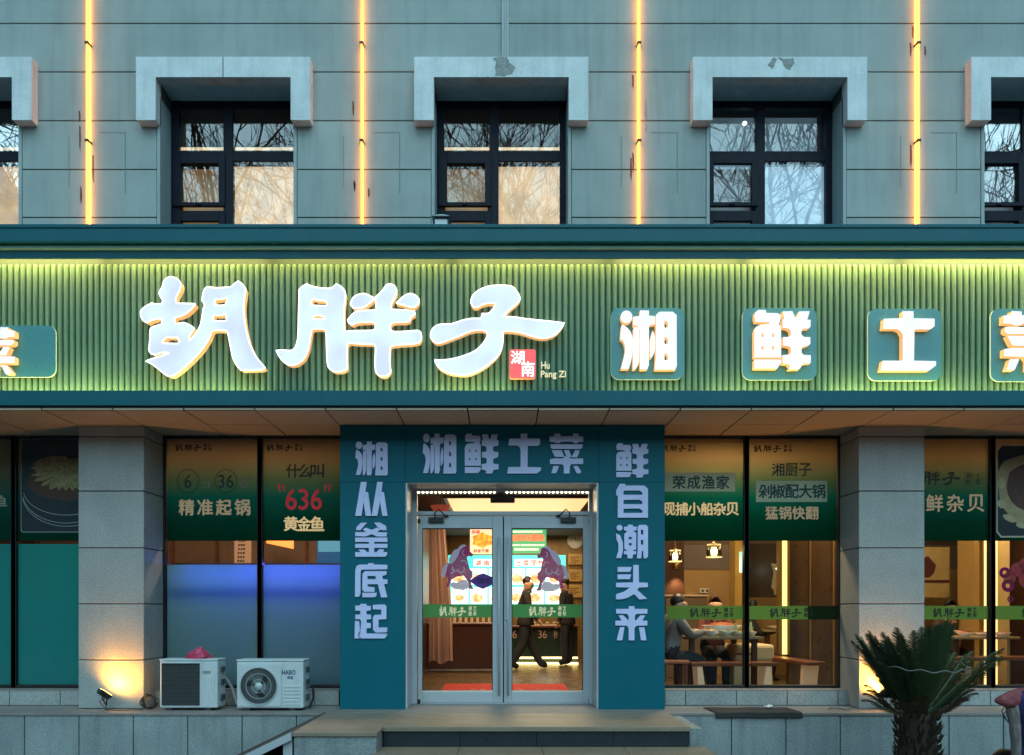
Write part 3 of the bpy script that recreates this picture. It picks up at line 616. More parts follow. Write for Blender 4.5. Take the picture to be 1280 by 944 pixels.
#PART3
# ------------------------------------------------------------------ shop windows: frame, glass, printed film, frosting, lettering
DG = 8.9
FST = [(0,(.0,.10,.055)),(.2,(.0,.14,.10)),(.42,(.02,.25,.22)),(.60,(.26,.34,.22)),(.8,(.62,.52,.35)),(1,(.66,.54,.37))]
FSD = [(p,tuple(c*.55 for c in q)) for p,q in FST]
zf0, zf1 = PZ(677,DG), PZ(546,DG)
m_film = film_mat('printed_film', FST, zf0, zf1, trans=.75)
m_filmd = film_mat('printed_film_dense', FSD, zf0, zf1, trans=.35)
m_frost = film_mat('frosted_film', col=(.25,.46,.52), trans=.8, see=.04)
m_frostt = film_mat('teal_frosted_film', col=(.06,.46,.48), trans=.62)
m_band = film_mat('green_band', col=(.22,.42,.12), trans=.6, see=.12)
m_ink = M('black_ink', (.012,.014,.012), .5); m_inkt = M('dark_teal_ink', (.0,.05,.05), .5)
m_tan = M('tan_lettering', (.58,.42,.28), .5, emis=.05, ecol=(1,.6,.3)); m_goldl = M('gold_lettering', (.8,.60,.34), .5, emis=.16, ecol=(1,.62,.26)); m_redl = M('red_lettering', (.70,.012,.03), .5, emis=.06)
m_fade = M('faded_lettering', (.42,.38,.28), .6); m_box = film_mat('pale_label', col=(.80,.80,.62), trans=.3)
def shop_window(label, pa, pb, film=True, frost=None, band=None, filmm=None, mull=('l','r'), fy=(547,676)):
    xa, xb = PX(pa,DG), PX(pb,DG); w = thing('shop_window', label, 'shop window', ((xa+xb)/2, DG, ZR(-.9)))
    zt, zb = ZR(2.008), ZR(-.905)
    f = MB(); mw = .026
    f.box(xa-.03, xa+mw, DG-.03, DG+.05, zb, zt).box(xb-mw, xb+.03, DG-.03, DG+.05, zb, zt).box(xa+mw, xb-mw, DG-.028, DG+.05, zt-.03, zt).box(xa+mw, xb-mw, DG-.028, DG+.05, zb, zb+.03)
    f.build('frame', m_black, w, bevel=.003)
    MB().box(xa+mw, xb-mw, DG, DG+.008, zb+.03, zt-.03).build('pane', m_glass, w)
    w['x'] = 0; del w['x']
    fo = None
    if film:
        fo = MB().box(xa+mw+.004, xb-mw-.004, DG+.014, DG+.016, PZ(fy[1],DG), PZ(fy[0],DG)).build('printed_film', filmm or m_film, w)
    if frost:
        MB().box(xa+mw+.004, xb-mw-.004, DG+.0145, DG+.0165, zb+.035, PZ(frost[0],DG)).build('frosted_film', frost[1], w)
    if band:
        bo = MB().box(PX(band[0],DG), PX(band[1],DG), DG+.0145, DG+.016, PZ(774.5,DG), PZ(757.5,DG)).build('safety_band', m_band, w)
        if band[2]: logo(MB(), band[2], band[2]+40, 759.5, 772, DG+.0115).build('lettering', m_ink, bo)
        if len(band) > 3: MB().box(PX(band[1],DG)+.002, xb-mw-.004, DG+.0145, DG+.016, PZ(774.5,DG), PZ(757.5,DG)).build('dark_band', film_mat('dark_green_band', col=(.02,.05,.015), trans=.4), w)
    return w, fo
DT = DG+.0115
def put(fo, mb, m): return mb.build('lettering', m, fo)
food_b = M('food_tan', (.40,.30,.13), .6, var=.85, vs=26, fine=.3, fs=60, dark=(.35,.2,.12)); food_d = M('food_brown', (.10,.045,.03), .6, var=.5, vs=16)
m_navy = M('print_navy', (.004,.02,.035), .5, var=.3, vs=5); m_pline = M('print_line', (.45,.50,.48), .5)
def ell(px, py, rx, ry, n=28, a0=0, a1=360):
    return [(PX(px+rx*math.cos(R(a0+(a1-a0)*i/n)), DT), PZ(py+ry*math.sin(R(a0+(a1-a0)*i/n)), DT)) for i in range(n)]
def arc(px, py, rx, ry, a0, a1, w=.006, y=DT, n=24):
    pts = [(PX(px+rx*math.cos(R(a0+(a1-a0)*i/n)), y), PZ(py+ry*math.sin(R(a0+(a1-a0)*i/n)), y)) for i in range(n+1)]
    o = []; i_ = []
    for k, p in enumerate(pts):
        q = Vector(pts[min(k+1,n)])-Vector(pts[max(k-1,0)]); nrm = Vector((-q.y,q.x)).normalized()*w/2; o.append(tuple(Vector(p)+nrm)); i_.append(tuple(Vector(p)-nrm))
    return o+i_[::-1]
def clipx(poly, xa, xb): return [(min(max(a,xa),xb), b) for a, b in poly]

# bay with the fish lettering, bay with the printed bowl
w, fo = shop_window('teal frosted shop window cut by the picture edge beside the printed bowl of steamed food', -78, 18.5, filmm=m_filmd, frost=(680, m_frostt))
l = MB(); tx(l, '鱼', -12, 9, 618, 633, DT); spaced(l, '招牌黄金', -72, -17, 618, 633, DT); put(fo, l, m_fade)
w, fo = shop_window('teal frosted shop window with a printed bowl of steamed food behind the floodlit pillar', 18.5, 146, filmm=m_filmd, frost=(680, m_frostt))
xa, xb = PX(27,DT), PX(140,DT)
q = rrect(PX(26.5,DT), PX(140,DT), PZ(665,DT), PZ(549,DT), .03)
o = MB().flat(join([q]), DT+.0012, None).build('picture', m_navy, fo)
p = MB(); p.flat(join([rrect(PX(26,DT), PX(140.5,DT), PZ(665.5,DT), PZ(548.5,DT), .03)], [rrect(PX(26.6,DT), PX(140,DT), PZ(664.8,DT), PZ(549.2,DT), .03)]), DT+.0008, None)
for (cx_, cy_, rx, ry) in ((83,612,54,32),(83,618,55,40),(83,616,55,38)):
    p.flat(join([arc(cx_, cy_, rx, ry, 8, 172)]), DT+.0002, None)
p.build('bowl_rim', m_pline, fo)
random.seed(3)
def pe(cx_, cy_, rx, ry, jit=0, n=22): return smooth([(PX(cx_+rx*math.cos(2*math.pi*i/n)*(1+random.uniform(-jit,jit)),DT), PZ(cy_+ry*math.sin(2*math.pi*i/n)*(1+random.uniform(-jit,jit)),DT)) for i in range(n)],1)
MB().flat(join([pe(84,602,50,24,.05)]), DT+.0007, None).build('sauce', food_d, fo)
p = MB(); p.flat(join([pe(85,585,44,12,.12)]), DT+.0006, None); p.flat(join([pe(70,580,26,10,.15)]), DT+.00055, None); p.flat(join([pe(100,583,28,11,.15)]), DT+.0005, None); p.build('food_heap', food_b, fo)
p = MB()
for i, (an, r1, wd_) in enumerate(((172,46,3.2),(158,45,4),(141,42,3.4),(124,40,4.4),(108,37,3),(93,36,4.2),(78,37,3.2),(62,40,4.4),(46,42,3.6),(30,45,4),(14,46,3.2))):
    an = R(an); cx_, cy_ = 84, 590; d0 = (math.cos(an), math.sin(an)*.66); nn = (-math.sin(an), math.cos(an)*.66); rr_ = lambda: random.uniform(.8,1.25)
    pts = [(cx_+d0[0]*4, cy_+d0[1]*4), (cx_+d0[0]*r1*.4+nn[0]*wd_*.6*rr_(), cy_+d0[1]*r1*.4+nn[1]*wd_*.6), (cx_+d0[0]*r1*.8+nn[0]*wd_*rr_(), cy_+d0[1]*r1*.8+nn[1]*wd_), (cx_+d0[0]*r1, cy_+d0[1]*r1), (cx_+d0[0]*r1*.8-nn[0]*wd_*rr_(), cy_+d0[1]*r1*.8-nn[1]*wd_), (cx_+d0[0]*r1*.4-nn[0]*wd_*.6*rr_(), cy_+d0[1]*r1*.4-nn[1]*wd_*.6)]
    p.flat(join([smooth([(PX(a,DT),PZ(b,DT)) for a, b in pts],1)]), DT+.0003-i*.00001, None)
p.build('food_strip', M('food_pale', (.52,.42,.19), .6, var=.85, vs=40, fine=.4, fs=90), fo)
# bay: the 6 / 36 film
w, fo = shop_window('shop window above the older outdoor unit, its film showing two circled numbers', 205, 325.5, frost=(706, m_frost))
l = MB(); logo(l, 219, 252, 555, 564, DT)
for cx_ in (235, 282.5):
    l.flat(join([[(PX(cx_+13.8*math.cos(R(10*i)),DT),PZ(601.5+14.8*math.sin(R(10*i)),DT)) for i in range(36)]], [[(PX(cx_+13*math.cos(R(10*i)),DT),PZ(601.5+14*math.sin(R(10*i)),DT)) for i in range(36)]]), DT, None)
tx(l, '6', 230.5, 239.5, 593.5, 610, DT); tx(l, '36', 273, 292, 593.5, 610, DT); put(fo, l, m_ink)
l = MB(); tx(l, '分', 252, 264, 597, 611, DT); tx(l, '秒', 299, 313, 595, 611, DT); put(fo, l, M('worn_lettering', (.33,.27,.18), .6))
l = MB(); spaced(l, '精准起锅', 223, 313, 624, 644.5, DT, .02); put(fo, l, m_tan)
w, fo = shop_window('shop window beside the teal portal, its film asking about the red number 636', 325.5, 432, frost=(706, m_frost))
l = MB(); logo(l, 333, 366, 555, 564, DT); spaced(l, '什么叫', 357.5, 405, 580, 597.5, DT, .015); put(fo, l, m_ink)
l = MB(); tx(l, '636', 357, 402.5, 611, 637.5, DT, .02)
for a, s in ((346.5,1),(352,1),(406.5,-1),(411.5,-1)):
    l.flat(join([[(PX(a,DT),PZ(606,DT)),(PX(a+3,DT),PZ(605.5,DT)),(PX(a+2+2.2*s,DT),PZ(615,DT)),(PX(a+.8+2.2*s,DT),PZ(615,DT))]]), DT, None)
put(fo, l, m_redl)
l = MB(); spaced(l, '黄金鱼', 354.5, 405.5, 645.5, 664, DT, .02); put(fo, l, m_goldl)
# bays: dining room
w, fo = shop_window('dining room shop window beside the teal portal, diners at a loaded table behind it', 822, 932.5, band=(834,929.5,862))
l = MB(); logo(l, 826, 858, 556, 565, DT); put(fo, l, m_ink)
MB().box(PX(830.5,DT), PX(919,DT), DT+.0008, DT+.0012, PZ(614.5,DT), PZ(591,DT)).build('pale_label', m_box, fo)
l = MB(); spaced(l, '荣成渔家', 840.5, 912, 594.5, 611.5, DT, .02); put(fo, l, m_inkt)
l = MB(); spaced(l, '现捕小船杂贝', 828, 923.5, 628, 644.5, DT, .02); put(fo, l, m_goldl)
w, fo = shop_window('dining room shop window with a long red bench and glowing yellow bar behind it', 932.5, 1050, band=(935.2,1010.5,962,1))
l = MB(); logo(l, 942, 977, 556, 565.5, DT); put(fo, l, m_ink)
MB().box(PX(945,DT), PX(1034,DT), DT+.0008, DT+.0012, PZ(627.5,DT), PZ(601,DT)).build('pale_label', m_box, fo)
l = MB(); spaced(l, '湘厨子', 964.5, 1014.5, 579, 595.5, DT, .015); spaced(l, '剁椒配大锅', 948, 1032, 605.5, 623, DT, .02); put(fo, l, m_inkt)
l = MB(); spaced(l, '猛锅快翻', 956.5, 1023, 633, 649.5, DT, .02); put(fo, l, m_tan)
# bays behind the palm
w, fo = shop_window('shop window behind the palm, its film with three gold characters under a dark logo', 1122, 1239.5, band=(1124,1237,1166))
l = MB(); logo(l, 1128, 1201, 588, 607, DT, False)
for i, c in enumerate('湘鲜'): tx(l, c, 1207, 1213.5, 591+8*i, 598+8*i, DT)
for i, c in enumerate('土菜'): tx(l, c, 1219, 1226, 591+8*i, 598+8*i, DT)
for a in (1205, 1215, 1216.8, 1227.8): l.box(PX(a,DT), PX(a+.4,DT), DT, DT+.0004, PZ(607,DT), PZ(590,DT))
put(fo, l, m_ink); l = MB(); spaced(l, '鲜杂贝', 1157.5, 1230.5, 618, 640, DT, .015); put(fo, l, m_tan)
w, fo = shop_window('shop window at the picture edge with a framed food print and purple cloud sticker', 1239.5, 1345, band=(1242,1342,1277))
pp = [(PX(a,DT),PZ(b,DT)) for a, b in ((1246,563),(1252,556),(1335,556),(1341,563),(1341,665),(1335,672),(1251,672),(1245.5,665))]; pi = [(PX(a,DT),PZ(b,DT)) for a, b in ((1247.6,563.6),(1252.6,557.6),(1334,557.6),(1339,563.6),(1339,664),(1334,670),(1252,670),(1247,664))]
MB().flat(join([pi]), DT+.0012, None).build('picture', m_navy, fo); MB().flat(join([pp],[pi]), DT+.001, None).build('picture_border', M('print_cream', (.62,.55,.40), .5), fo)
p = MB(); p.flat(join([smooth([(PX(a,DT),PZ(b,DT)) for a, b in ((1248,590),(1256,576),(1275,570),(1300,568),(1330,580),(1338,610),(1330,640),(1300,655),(1276,658),(1262,645),(1250,625))],1)]), DT+.0008, None); p.build('plate', M('print_plate', (.55,.40,.22), .5, var=.4, vs=8), fo)
p = MB(); p.flat(join([smooth([(PX(a,DT),PZ(b,DT)) for a, b in ((1258,610),(1262,590),(1280,580),(1310,578),(1328,600),(1322,630),(1300,640),(1280,638),(1265,628))],1)]), DT+.0005, None); p.build('food_heap', M('print_meat', (.13,.045,.035), .5, var=.6, vs=18), fo)
p = MB()
for cx_, cy_, rx, ry, an in ((1262,648,9,4,25),(1252,630,6,5,50),(1278,657,8,3.5,10),(1252,604,5,7,0)):
    p.flat(join([[(PX(cx_+rx*math.cos(R(a))*math.cos(R(an))-ry*math.sin(R(a))*math.sin(R(an)),DT), PZ(cy_+rx*math.cos(R(a))*math.sin(R(an))+ry*math.sin(R(a))*math.cos(R(an)),DT)) for a in range(0,360,20)]]), DT+.0002-cx_*1e-7, None)
p.build('dumpling', M('print_dumpling', (.66,.52,.30), .5, var=.4, vs=20), fo)
# purple cloud sticker on the inside of that pane
cl = MB(); cs = MB()
for cx_, cy_, r in ((1262,722,8),(1272,712,9),(1285,706,11),(1300,712,10),(1285,724,12),(1303,728,11)): cl.flat(join([[(PX(cx_+r*math.cos(R(a)),DT),PZ(cy_+r*math.sin(R(a)),DT)) for a in range(0,360,20)]]), DT+.0006-cx_*1e-6, None)
for cx_, cy_, r, r2 in ((1260,732,8,3),(1256,716,7,2.5),(1263,749,4,2)): cs.flat(join([[(PX(cx_+r*math.cos(R(a)),DT),PZ(cy_+r*math.sin(R(a)),DT)) for a in range(0,360,15)]],[[(PX(cx_+r2*math.cos(R(a)),DT),PZ(cy_+r2*math.sin(R(a)),DT)) for a in range(0,360,20)]]), DT+.0001-cx_*1e-7, None)
co = cl.build('cloud_sticker', film_mat('pink_sticker', col=(.26,.06,.09), trans=.35, see=.15), w); cs.build('curl', film_mat('purple_sticker', col=(.13,.02,.12), trans=.5), co)

# ------------------------------------------------------------------ teal portal with lavender characters
DP = 8.36
por = thing('entrance_portal', 'teal panelled portal round the glass doors with lavender characters on three sides', 'portal', (0, DP, ZF))
ox, ix0, ix1, zt, zo = 1.768, PX(506.5,DP), PX(748.5,DP), ZR(2.010), ZR(1.388)
p = MB(); j1, j2 = PZ(672,DP), PZ(744,DP)
for (a, b) in ((-ox, ix0), (ix1, ox)):
    p.box(a, b, DP, YG-.06, ZF+.001, zo-.002)
p.box(ix0+.001, ix1-.001, DP+.0006, YG-.06, zo, zt-.003).box(-ox, ix0-.001, DP, YG-.06, zo, zt-.003).box(ix1+.001, ox, DP, YG-.06, zo, zt-.003)
p.build('panel', m_teal, por, bevel=.003)
MB().box(ix0+.001, ix0+.02, DP+.02, YG-.07, ZF+.002, zo-.003).box(ix1-.02, ix1-.001, DP+.02, YG-.07, ZF+.002, zo-.003).box(ix0+.0205, ix1-.0205, DP+.02, YG-.07, zo-.012, zo-.0005).build('reveal_lining', m_alu, por)
DL = DP-.018
for ch, a, b, t, u in (('湘',444.3,484.6,552,594.3),('从',444,484.4,602.5,645),('釜',444,484.2,653.2,696),('底',443.6,484.2,704,747),('起',443.2,484.2,755,798.2),
   ('湘',528.5,570.5,542,592),('鲜',581,623.2,542,592),('土',634,676.2,542,592),('菜',687,729,542,592),
   ('鲜',770.3,810.5,554,597),('自',770.2,810,604.8,647.2),('潮',770.2,810,656,698),('头',769.8,809.8,706.3,749.4),('来',769.3,809.2,757.8,800.5)):
    gl(MB(), ch, a, b, t, u, DL, DP-DL-.0008).build('character', [m_lav, m_lav_s], por)

# ------------------------------------------------------------------ door frame, transom, doors
DD = 8.85
dx0, dx1 = PX(514.5,DD), PX(743,DD); zl = PZ(645,DD); zd = ZF+.012
df = thing('glazed_entrance', 'pale aluminium double doors with horse stickers and a glazed transom above', 'entrance', (0, DD, ZF))
f = MB(); f.box(dx0, dx0+.065, DD-.03, DD+.06, ZF+.001, zo-.003).box(dx1-.065, dx1, DD-.03, DD+.06, ZF+.001, zo-.003).box(dx0+.0655, dx1-.0655, DD-.03, DD+.06, zl+.006, zl+.05).box(dx0+.0655, dx1-.0655, DD-.03, DD+.06, zo-.03, zo-.003).box(dx0+.066, dx1-.066, DD-.02, DD+.05, ZF+.0005, ZF+.008)
f.build('frame', m_alu, df, bevel=.004)
MB().box(dx0+.067, dx1-.067, DD+.01, DD+.018, zl+.052, zo-.032).build('transom_pane', m_glass, df)
ls = thing('light_string', 'row of small white bulbs strung across the transom over the doors', 'light string', (0, DD, PZ(615,DD)))
m_bulb = emit_mat('warm_bulb', (1,.86,.55), 5)
b = MB(); n = 41
for i in range(n):
    x = PX(523,DD)+(PX(734,DD)-PX(523,DD))*i/(n-1)
    if PX(622.5,DD) < x < PX(632,DD): continue
    b.lathe((x, DD+.035, PZ(614.6,DD)), [(.002,-.015),(.012,-.008),(.015,0),(.012,.008),(.002,.015)], 8)
b.build('bulb', m_bulb, ls, smooth=True)
MB().box(PX(522,DD), PX(735,DD), DD+.051, DD+.062, PZ(618,DD), PZ(611,DD)).build('backing_strip', m_cable, ls)
em = thing('emergency_light', 'black twin box hanging in the middle of the transom glass', 'emergency light', (0, DD+.08, PZ(628,DD)))
MB().box(PX(613,8.92), PX(643.5,8.92), 8.92, 8.99, PZ(628,8.92), PZ(616.5,8.92)).build('housing', m_plastic, em, bevel=.006)
MB().box(PX(621,8.92), PX(635,8.92), 8.93, 8.98, PZ(616.4,8.92), PZ(610,8.92)).build('bracket', m_cable, em)
MB().box(PX(614.5,8.92), PX(627,8.92), 8.915, 8.9199, PZ(626.5,8.92), PZ(618,8.92)).box(PX(629.5,8.92), PX(642,8.92), 8.915, 8.9199, PZ(626.5,8.92), PZ(618,8.92)).build('lens', M('smoked_lens', (.05,.045,.035), .2), em)
HORSE = [(185,470),(195,420),(215,385),(245,375),(250,330),(280,285),(310,275),(325,250),(355,240),(390,260),(395,290),(420,310),(415,330),(385,325),(375,335),(385,380),(395,420),(415,440),(418,480),(400,500),(412,545),(425,568),(390,568),(385,520),(365,490),(350,470),(300,478),(262,500),(250,530),(245,550),(220,552),(235,510),(230,480),(215,460),(200,492)]
TAIL = [(185,470),(195,420),(215,385),(240,382),(228,415),(222,450),(200,490)]
def _curl(cx_, cy_, r, a0, a1, w=7):
    o = [(cx_+(r+w/2)*math.cos(R(a0+(a1-a0)*i/10)), cy_+(r+w/2)*math.sin(R(a0+(a1-a0)*i/10))) for i in range(11)]
    return o+[(cx_+(r-w/2)*math.cos(R(a0+(a1-a0)*i/10)), cy_+(r-w/2)*math.sin(R(a0+(a1-a0)*i/10))) for i in range(10,-1,-1)]
CURLS = [_curl(330,420,26,-40,150), _curl(290,415,24,20,220), _curl(350,380,22,-150,20), _curl(360,300,18,100,260,6), _curl(262,435,16,-60,120,6)]
MANE = [(245,378),(240,350),(255,320),(280,283),(310,270),(325,248),(355,238),(372,250),(345,262),(325,285),(312,320),(290,355),(262,385)]
CLOUD = [(243,532),(275,515),(300,522),(330,502),(370,500),(392,535),(385,565),(345,578),(300,570),(265,560)]
m_hs = film_mat('plum_decal', col=(.42,.06,.21), trans=.30, see=.03); m_hm = film_mat('lilac_decal', col=(.80,.66,.80), trans=.3, see=.03)
def leaf(pa, pb, label, mirror, hinge):
    xa, xb = PX(pa,DD), PX(pb,DD)
    ga, gb = (PX(528,DD), PX(615.8,DD)) if not mirror else (PX(639.6,DD), PX(728.6,DD)); gt, gbm = PZ(660.5,DD), PZ(865,DD)
    f = MB(); y0, y1 = DD-.012, DD+.035
    f.box(xa, ga, y0, y1, zd, zl).box(gb, xb, y0, y1, zd, zl).box(ga, gb, y0, y1, gt, zl).box(ga, gb, y0, y1, zd, gbm)
    d = f.build('glass_door', m_alu, df, bevel=.004); d['label'] = label
    b = MB(); e = .012
    b.box(ga, gb, y0-.002, y0+.01, gbm, gbm+e*1.3); b.build('glazing_bead', M('bright_bead', (.75,.70,.62), .3), d)
    MB().box(ga, ga+.008, y0-.001, y0+.008, gbm+e*1.3, gt).box(gb-.008, gb, y0-.001, y0+.008, gbm+e*1.3, gt).box(ga+.008, gb-.008, y0-.001, y0+.008, gt-.012, gt).build('gasket', m_black, d)
    MB().box(ga+.001, gb-.001, DD+.01, DD+.018, gbm+.001, gt-.001).build('pane', m_glass, d)
    lx = 549 if not mirror else 661
    lg = logo(MB(), lx, lx+34, 757.8, 770.5, DD+.003); bd = MB().box(ga+.009, gb-.009, DD+.006, DD+.0075, PZ(772,DD), PZ(755.5,DD)); bd.add(lg.v, lg.f, 1)
    bd.build('safety_band', [film_mat('door_band', col=(.18,.50,.18), trans=.5, see=.08), M('cream_logo', (.7,.62,.36), .5, emis=.12)], d)
    xs_ = xb-.045 if not mirror else xa+.045
    h = MB(); h.tube([(xs_,y0-.05,PZ(869,DD)),(xs_,y0-.05,PZ(672,DD))], .013, 10)
    for py in (864, 677): h.tube([(xs_,y0-.05,PZ(py,DD)),(xs_,y0+.002,PZ(py,DD))], .009, 8)
    h.build('pull_handle', m_alu, d, smooth=True)
    c = MB(); cxp = 545.5 if not mirror else 710
    c.box(PX(cxp-9.5,DD), PX(cxp+9.5,DD), y0-.055, y0-.0005, PZ(653.5,DD), PZ(647.5,DD))
    s = 1 if not mirror else -1
    a = c; a.tube([(PX(cxp-1.5*s,DD),y0-.03,PZ(647.5,DD)),(PX(cxp-1*s,DD),y0-.10,PZ(643,DD)),(PX(cxp+4*s,DD),y0-.16,PZ(639,DD)),(PX(cxp+11*s,DD),y0-.07,PZ(645,DD)),(PX(cxp+13*s,DD),y0-.025,PZ(645.5,DD))], .008, 6); a.box(*sorted((PX(cxp+10*s,DD),PX(cxp+15*s,DD))), y0-.035, y0-.019, PZ(647,DD), PZ(644,DD)); a.build('closer', m_plastic, d, bevel=.004)
    def hp(poly):
        q = poly; return [(PX((520+a/5.9) if not mirror else 1262.5-(520+a/5.9), DD), PZ(640+b/5.9+(0 if not mirror else 2), DD)) for a, b in q]
    MB().flat(join([hp(HORSE)]), DD+.0085, None, 0).flat(join([hp(MANE)]), DD+.0075, None, 1).flat(join([hp(CLOUD)]), DD+.0074, None, 1).flat(join([hp(TAIL)]), DD+.0073, None, 1).flat(join([hp(c_) for c_ in CURLS]), DD+.0071, None, 1).build('horse_decal', [m_hs, m_hm], d)
    hg = MB(); hx = xa+.012 if not mirror else xb-.012
    for py in (652, 877): hg.box(hx-.016, hx+.016, y0-.016, y0-.0005, PZ(py+2.5,DD), PZ(py-3,DD))
    hg.build('hinge', m_plastic, d)
    if mirror:
        MB().lathe((PX(632.5,DD), y0-.003, PZ(774,DD)), [(.014,-.006),(.016,0),(.016,.004)], 16, axis='Y').build('lock', m_alu2, d, smooth=True)
    else:
        q = [(PX(586,DD),PZ(726,DD)),(PX(598,DD),PZ(718.5,DD)),(PX(604,DD),PZ(716.5,DD)),(PX(615,DD),PZ(721,DD)),(PX(615,DD),PZ(731,DD)),(PX(604,DD),PZ(736.5,DD)),(PX(597,DD),PZ(734,DD))]
        s_ = MB(); spaced(s_, '八百里加急', 592, 614, 722.5, 729.5, DD+.0078); so_ = MB().flat(join([q]), DD+.0082, None); so_.add(s_.v, s_.f, 1)
        so_.build('purple_sticker', [film_mat('violet_sticker', col=(.14,.08,.38), trans=.4), M('violet_ink', (.03,.01,.10), .5)], d)
    return d
MB().box(PX(628.2,DD), PX(630.4,DD), DD+.036, DD+.05, zd, zl).build('meeting_seal', m_black, df)
leaf(522.5, 628.6, 'glass door whose prancing horse sticker faces east, with a purple plaque sticker', False, 'l')
leaf(630, 738.5, 'glass door whose prancing horse sticker faces west, with a small round lock', True, 'r')

# ------------------------------------------------------------------ outdoor units, floodlights, things on the terrace
def ac(px0, px1, yf, depth, hgt, label, fan):
    x0, x1 = PX(px0,yf), PX(px1,yf); z0 = ZF+.028; z1 = z0+hgt; W = x1-x0
    a = thing('outdoor_unit', label, 'air conditioner', ((x0+x1)/2, yf+depth/2, ZF), None)
    MB().box(x0, x1, yf, yf+depth, z0, z1-.02).build('casing', m_white, a, bevel=.012)
    MB().box(x0-.004, x1+.004, yf-.006, yf+depth+.004, z1-.019, z1).build('lid', m_white, a, bevel=.006)
    for k in (.14, .82): MB().box(x0+W*k-.03, x0+W*k+.03, yf+.03, yf+depth-.03, ZF, z0-.001).build('foot', m_grill, a)
    s = MB()
    for zz in (.78, .52, .2): s.box(x1+.0005, x1+.02, yf+depth*.35, yf+depth*.75, z0+hgt*zz-.03, z0+hgt*zz+.03)
    s.build('side_handle', m_grill, a, bevel=.006)
    if fan:
        cx_, cz_, r = x0+W*.335, z0+hgt*.46, .198
        g = MB()
        for q in (.05,.36,.68,1): g.tube([(cx_+r*q*math.cos(R(i*9)), yf-.018, cz_+r*q*math.sin(R(i*9))) for i in range(41)], .0035 if q < 1 else .008, 5, cap=False)
        for i in range(44):
            an = R(i*360/44); g.tube([(cx_+r*q*math.cos(an+R(34)*q), yf-.016, cz_+r*q*math.sin(an+R(34)*q)) for q in (.16,.35,.55,.75,.97)], .0019, 4)
        g.build('fan_grille', M('pale_grille', (.40,.45,.46), .4), a)
        MB().lathe((cx_, yf-.022, cz_), [(.001,0),(.034,0),(.036,.008),(.034,.014)], 20, axis='Y').build('hub_cap', m_white, a, smooth=True)
        MB().lathe((cx_, yf-.002, cz_), [(.205,0),(.205,.0018)], 36, axis='Y').build('fan_opening', m_black, a)
        bl_ = MB()
        for i in range(3):
            an = R(20+i*120)
            pts = [(cx_+r*.9*k*math.cos(an+t), yf-.006-.004*j, cz_+r*.9*k*math.sin(an+t)) for j, (k, t) in enumerate(((.2,0),(.95,-.35),(1,.25),(.75,.75),(.25,.6)))]
            bl_.add(pts, [(0,1,2,3,4)])
        bl_.build('fan', m_plastic, a)
        fr = MB(); q = rrect(x0+.02, x0+W*.67, z0+.02, z1-.05, .03); hole = [(cx_+.203*math.cos(R(i*8)), cz_+.203*math.sin(R(i*8))) for i in range(45)]
        fr.flat(join([q],[hole]), yf-.012, yf-.0005).build('fan_surround', m_white, a, bevel=.002)
        lv = MB()
        for i in range(6): lv.box(x0+W*.70, x1-.03, yf-.006, yf-.0005, z0+.03+i*.038, z0+.055+i*.038)
        lv.build('louver', m_white, a, bevel=.003)
        t_ = MB(); tx(t_, 'HABO', px0+56.5, px0+73.5, 837.5, 843.5, yf-.004, .02); tx(t_, '华宝', px0+63, px0+70.5, 845, 849, yf-.004, .02); t_.build('badge', M('blue_badge', (.02,.07,.16), .4), a)
        MB().tube([(x1+.005,yf+.12,z0+.2),(x1+.06,yf+.15,z0+.24),(x1+.07,yf+.16,z0+.1),(x1+.03,yf+.15,ZF+.01)], .012, 6).build('pipe', m_cable, a)
    else:
        MB().tube([(x1-.1,yf+depth+.004,z0+.35),(x1-.05,yf+depth+.07,z0+.33),(x1+.03,yf+depth+.09,z0+.2),(x1+.1,yf+depth+.07,ZF+.03),(x1+.2,yf+depth+.05,ZF+.022),(x1+.32,yf+depth+.02,ZF+.022)], .017, 8).build('pipe', M('wrapped_pipe', (.45,.45,.42), .7, var=.4, vs=20), a, smooth=True)
        MB().box(x0+.025, x0+W*.69, yf-.006, yf-.0005, z0+.03, z1-.045).build('fan_opening', m_black, a)
        g = MB(); n = 22; xa_, xb_ = x0+.025, x0+W*.69
        for i in range(30): zz = z0+.035+i*(hgt-.115)/29; g.box(xa_, xb_, yf-.012, yf-.0085, zz-.003, zz+.003)
        for i in range(n): xx = xa_+(xb_-xa_)*i/(n-1); g.box(xx-.002, xx+.002, yf-.0084, yf-.0065, z0+.03, z1-.045)
        g.build('fan_grille', m_grill, a)
        rb = MB()
        for i in range(5): xx = x0+W*.73+i*W*.05; rb.box(xx, xx+.012, yf-.004, yf-.0005, z0+.05, z1-.19)
        rb.build('rib', m_white, a, bevel=.002)
        MB().box(x0+W*.74, x0+W*.88, yf-.0045, yf-.001, z1-.155, z1-.125).build('badge', M('dull_badge', (.30,.30,.26), .4), a)
ac(199.8, 272, 8.24, .24, .525, 'older outdoor unit with flat square grille and bare front panel', False)
ac(295.8, 379.2, 8.22, .26, .52, 'outdoor unit with round fan grille and blue maker badge', True)
pb = thing('plastic_bag', 'crumpled pink plastic bag lying on the older outdoor unit', 'plastic bag', (PX(248,8.4), 8.4, ZF+.552))
x = PX(248,8.4); random.seed(5); b = MB(); pts = []
prof = [(1,0),(1.02,.02),(.75,.05),(.42,.085),(.16,.112),(.03,.120)]
vs = []; n = 14
for r_, h in prof:
    for j in range(n): q = 2*math.pi*j/n; k = 1+random.uniform(-.22,.22)*(r_ > .1); vs.append((x+.03*h/.12+.135*r_*k*math.cos(q), 8.37+.07*r_*k*math.sin(q), ZF+.5545+max(0,h+random.uniform(-.008,.008)*(h > 0))))
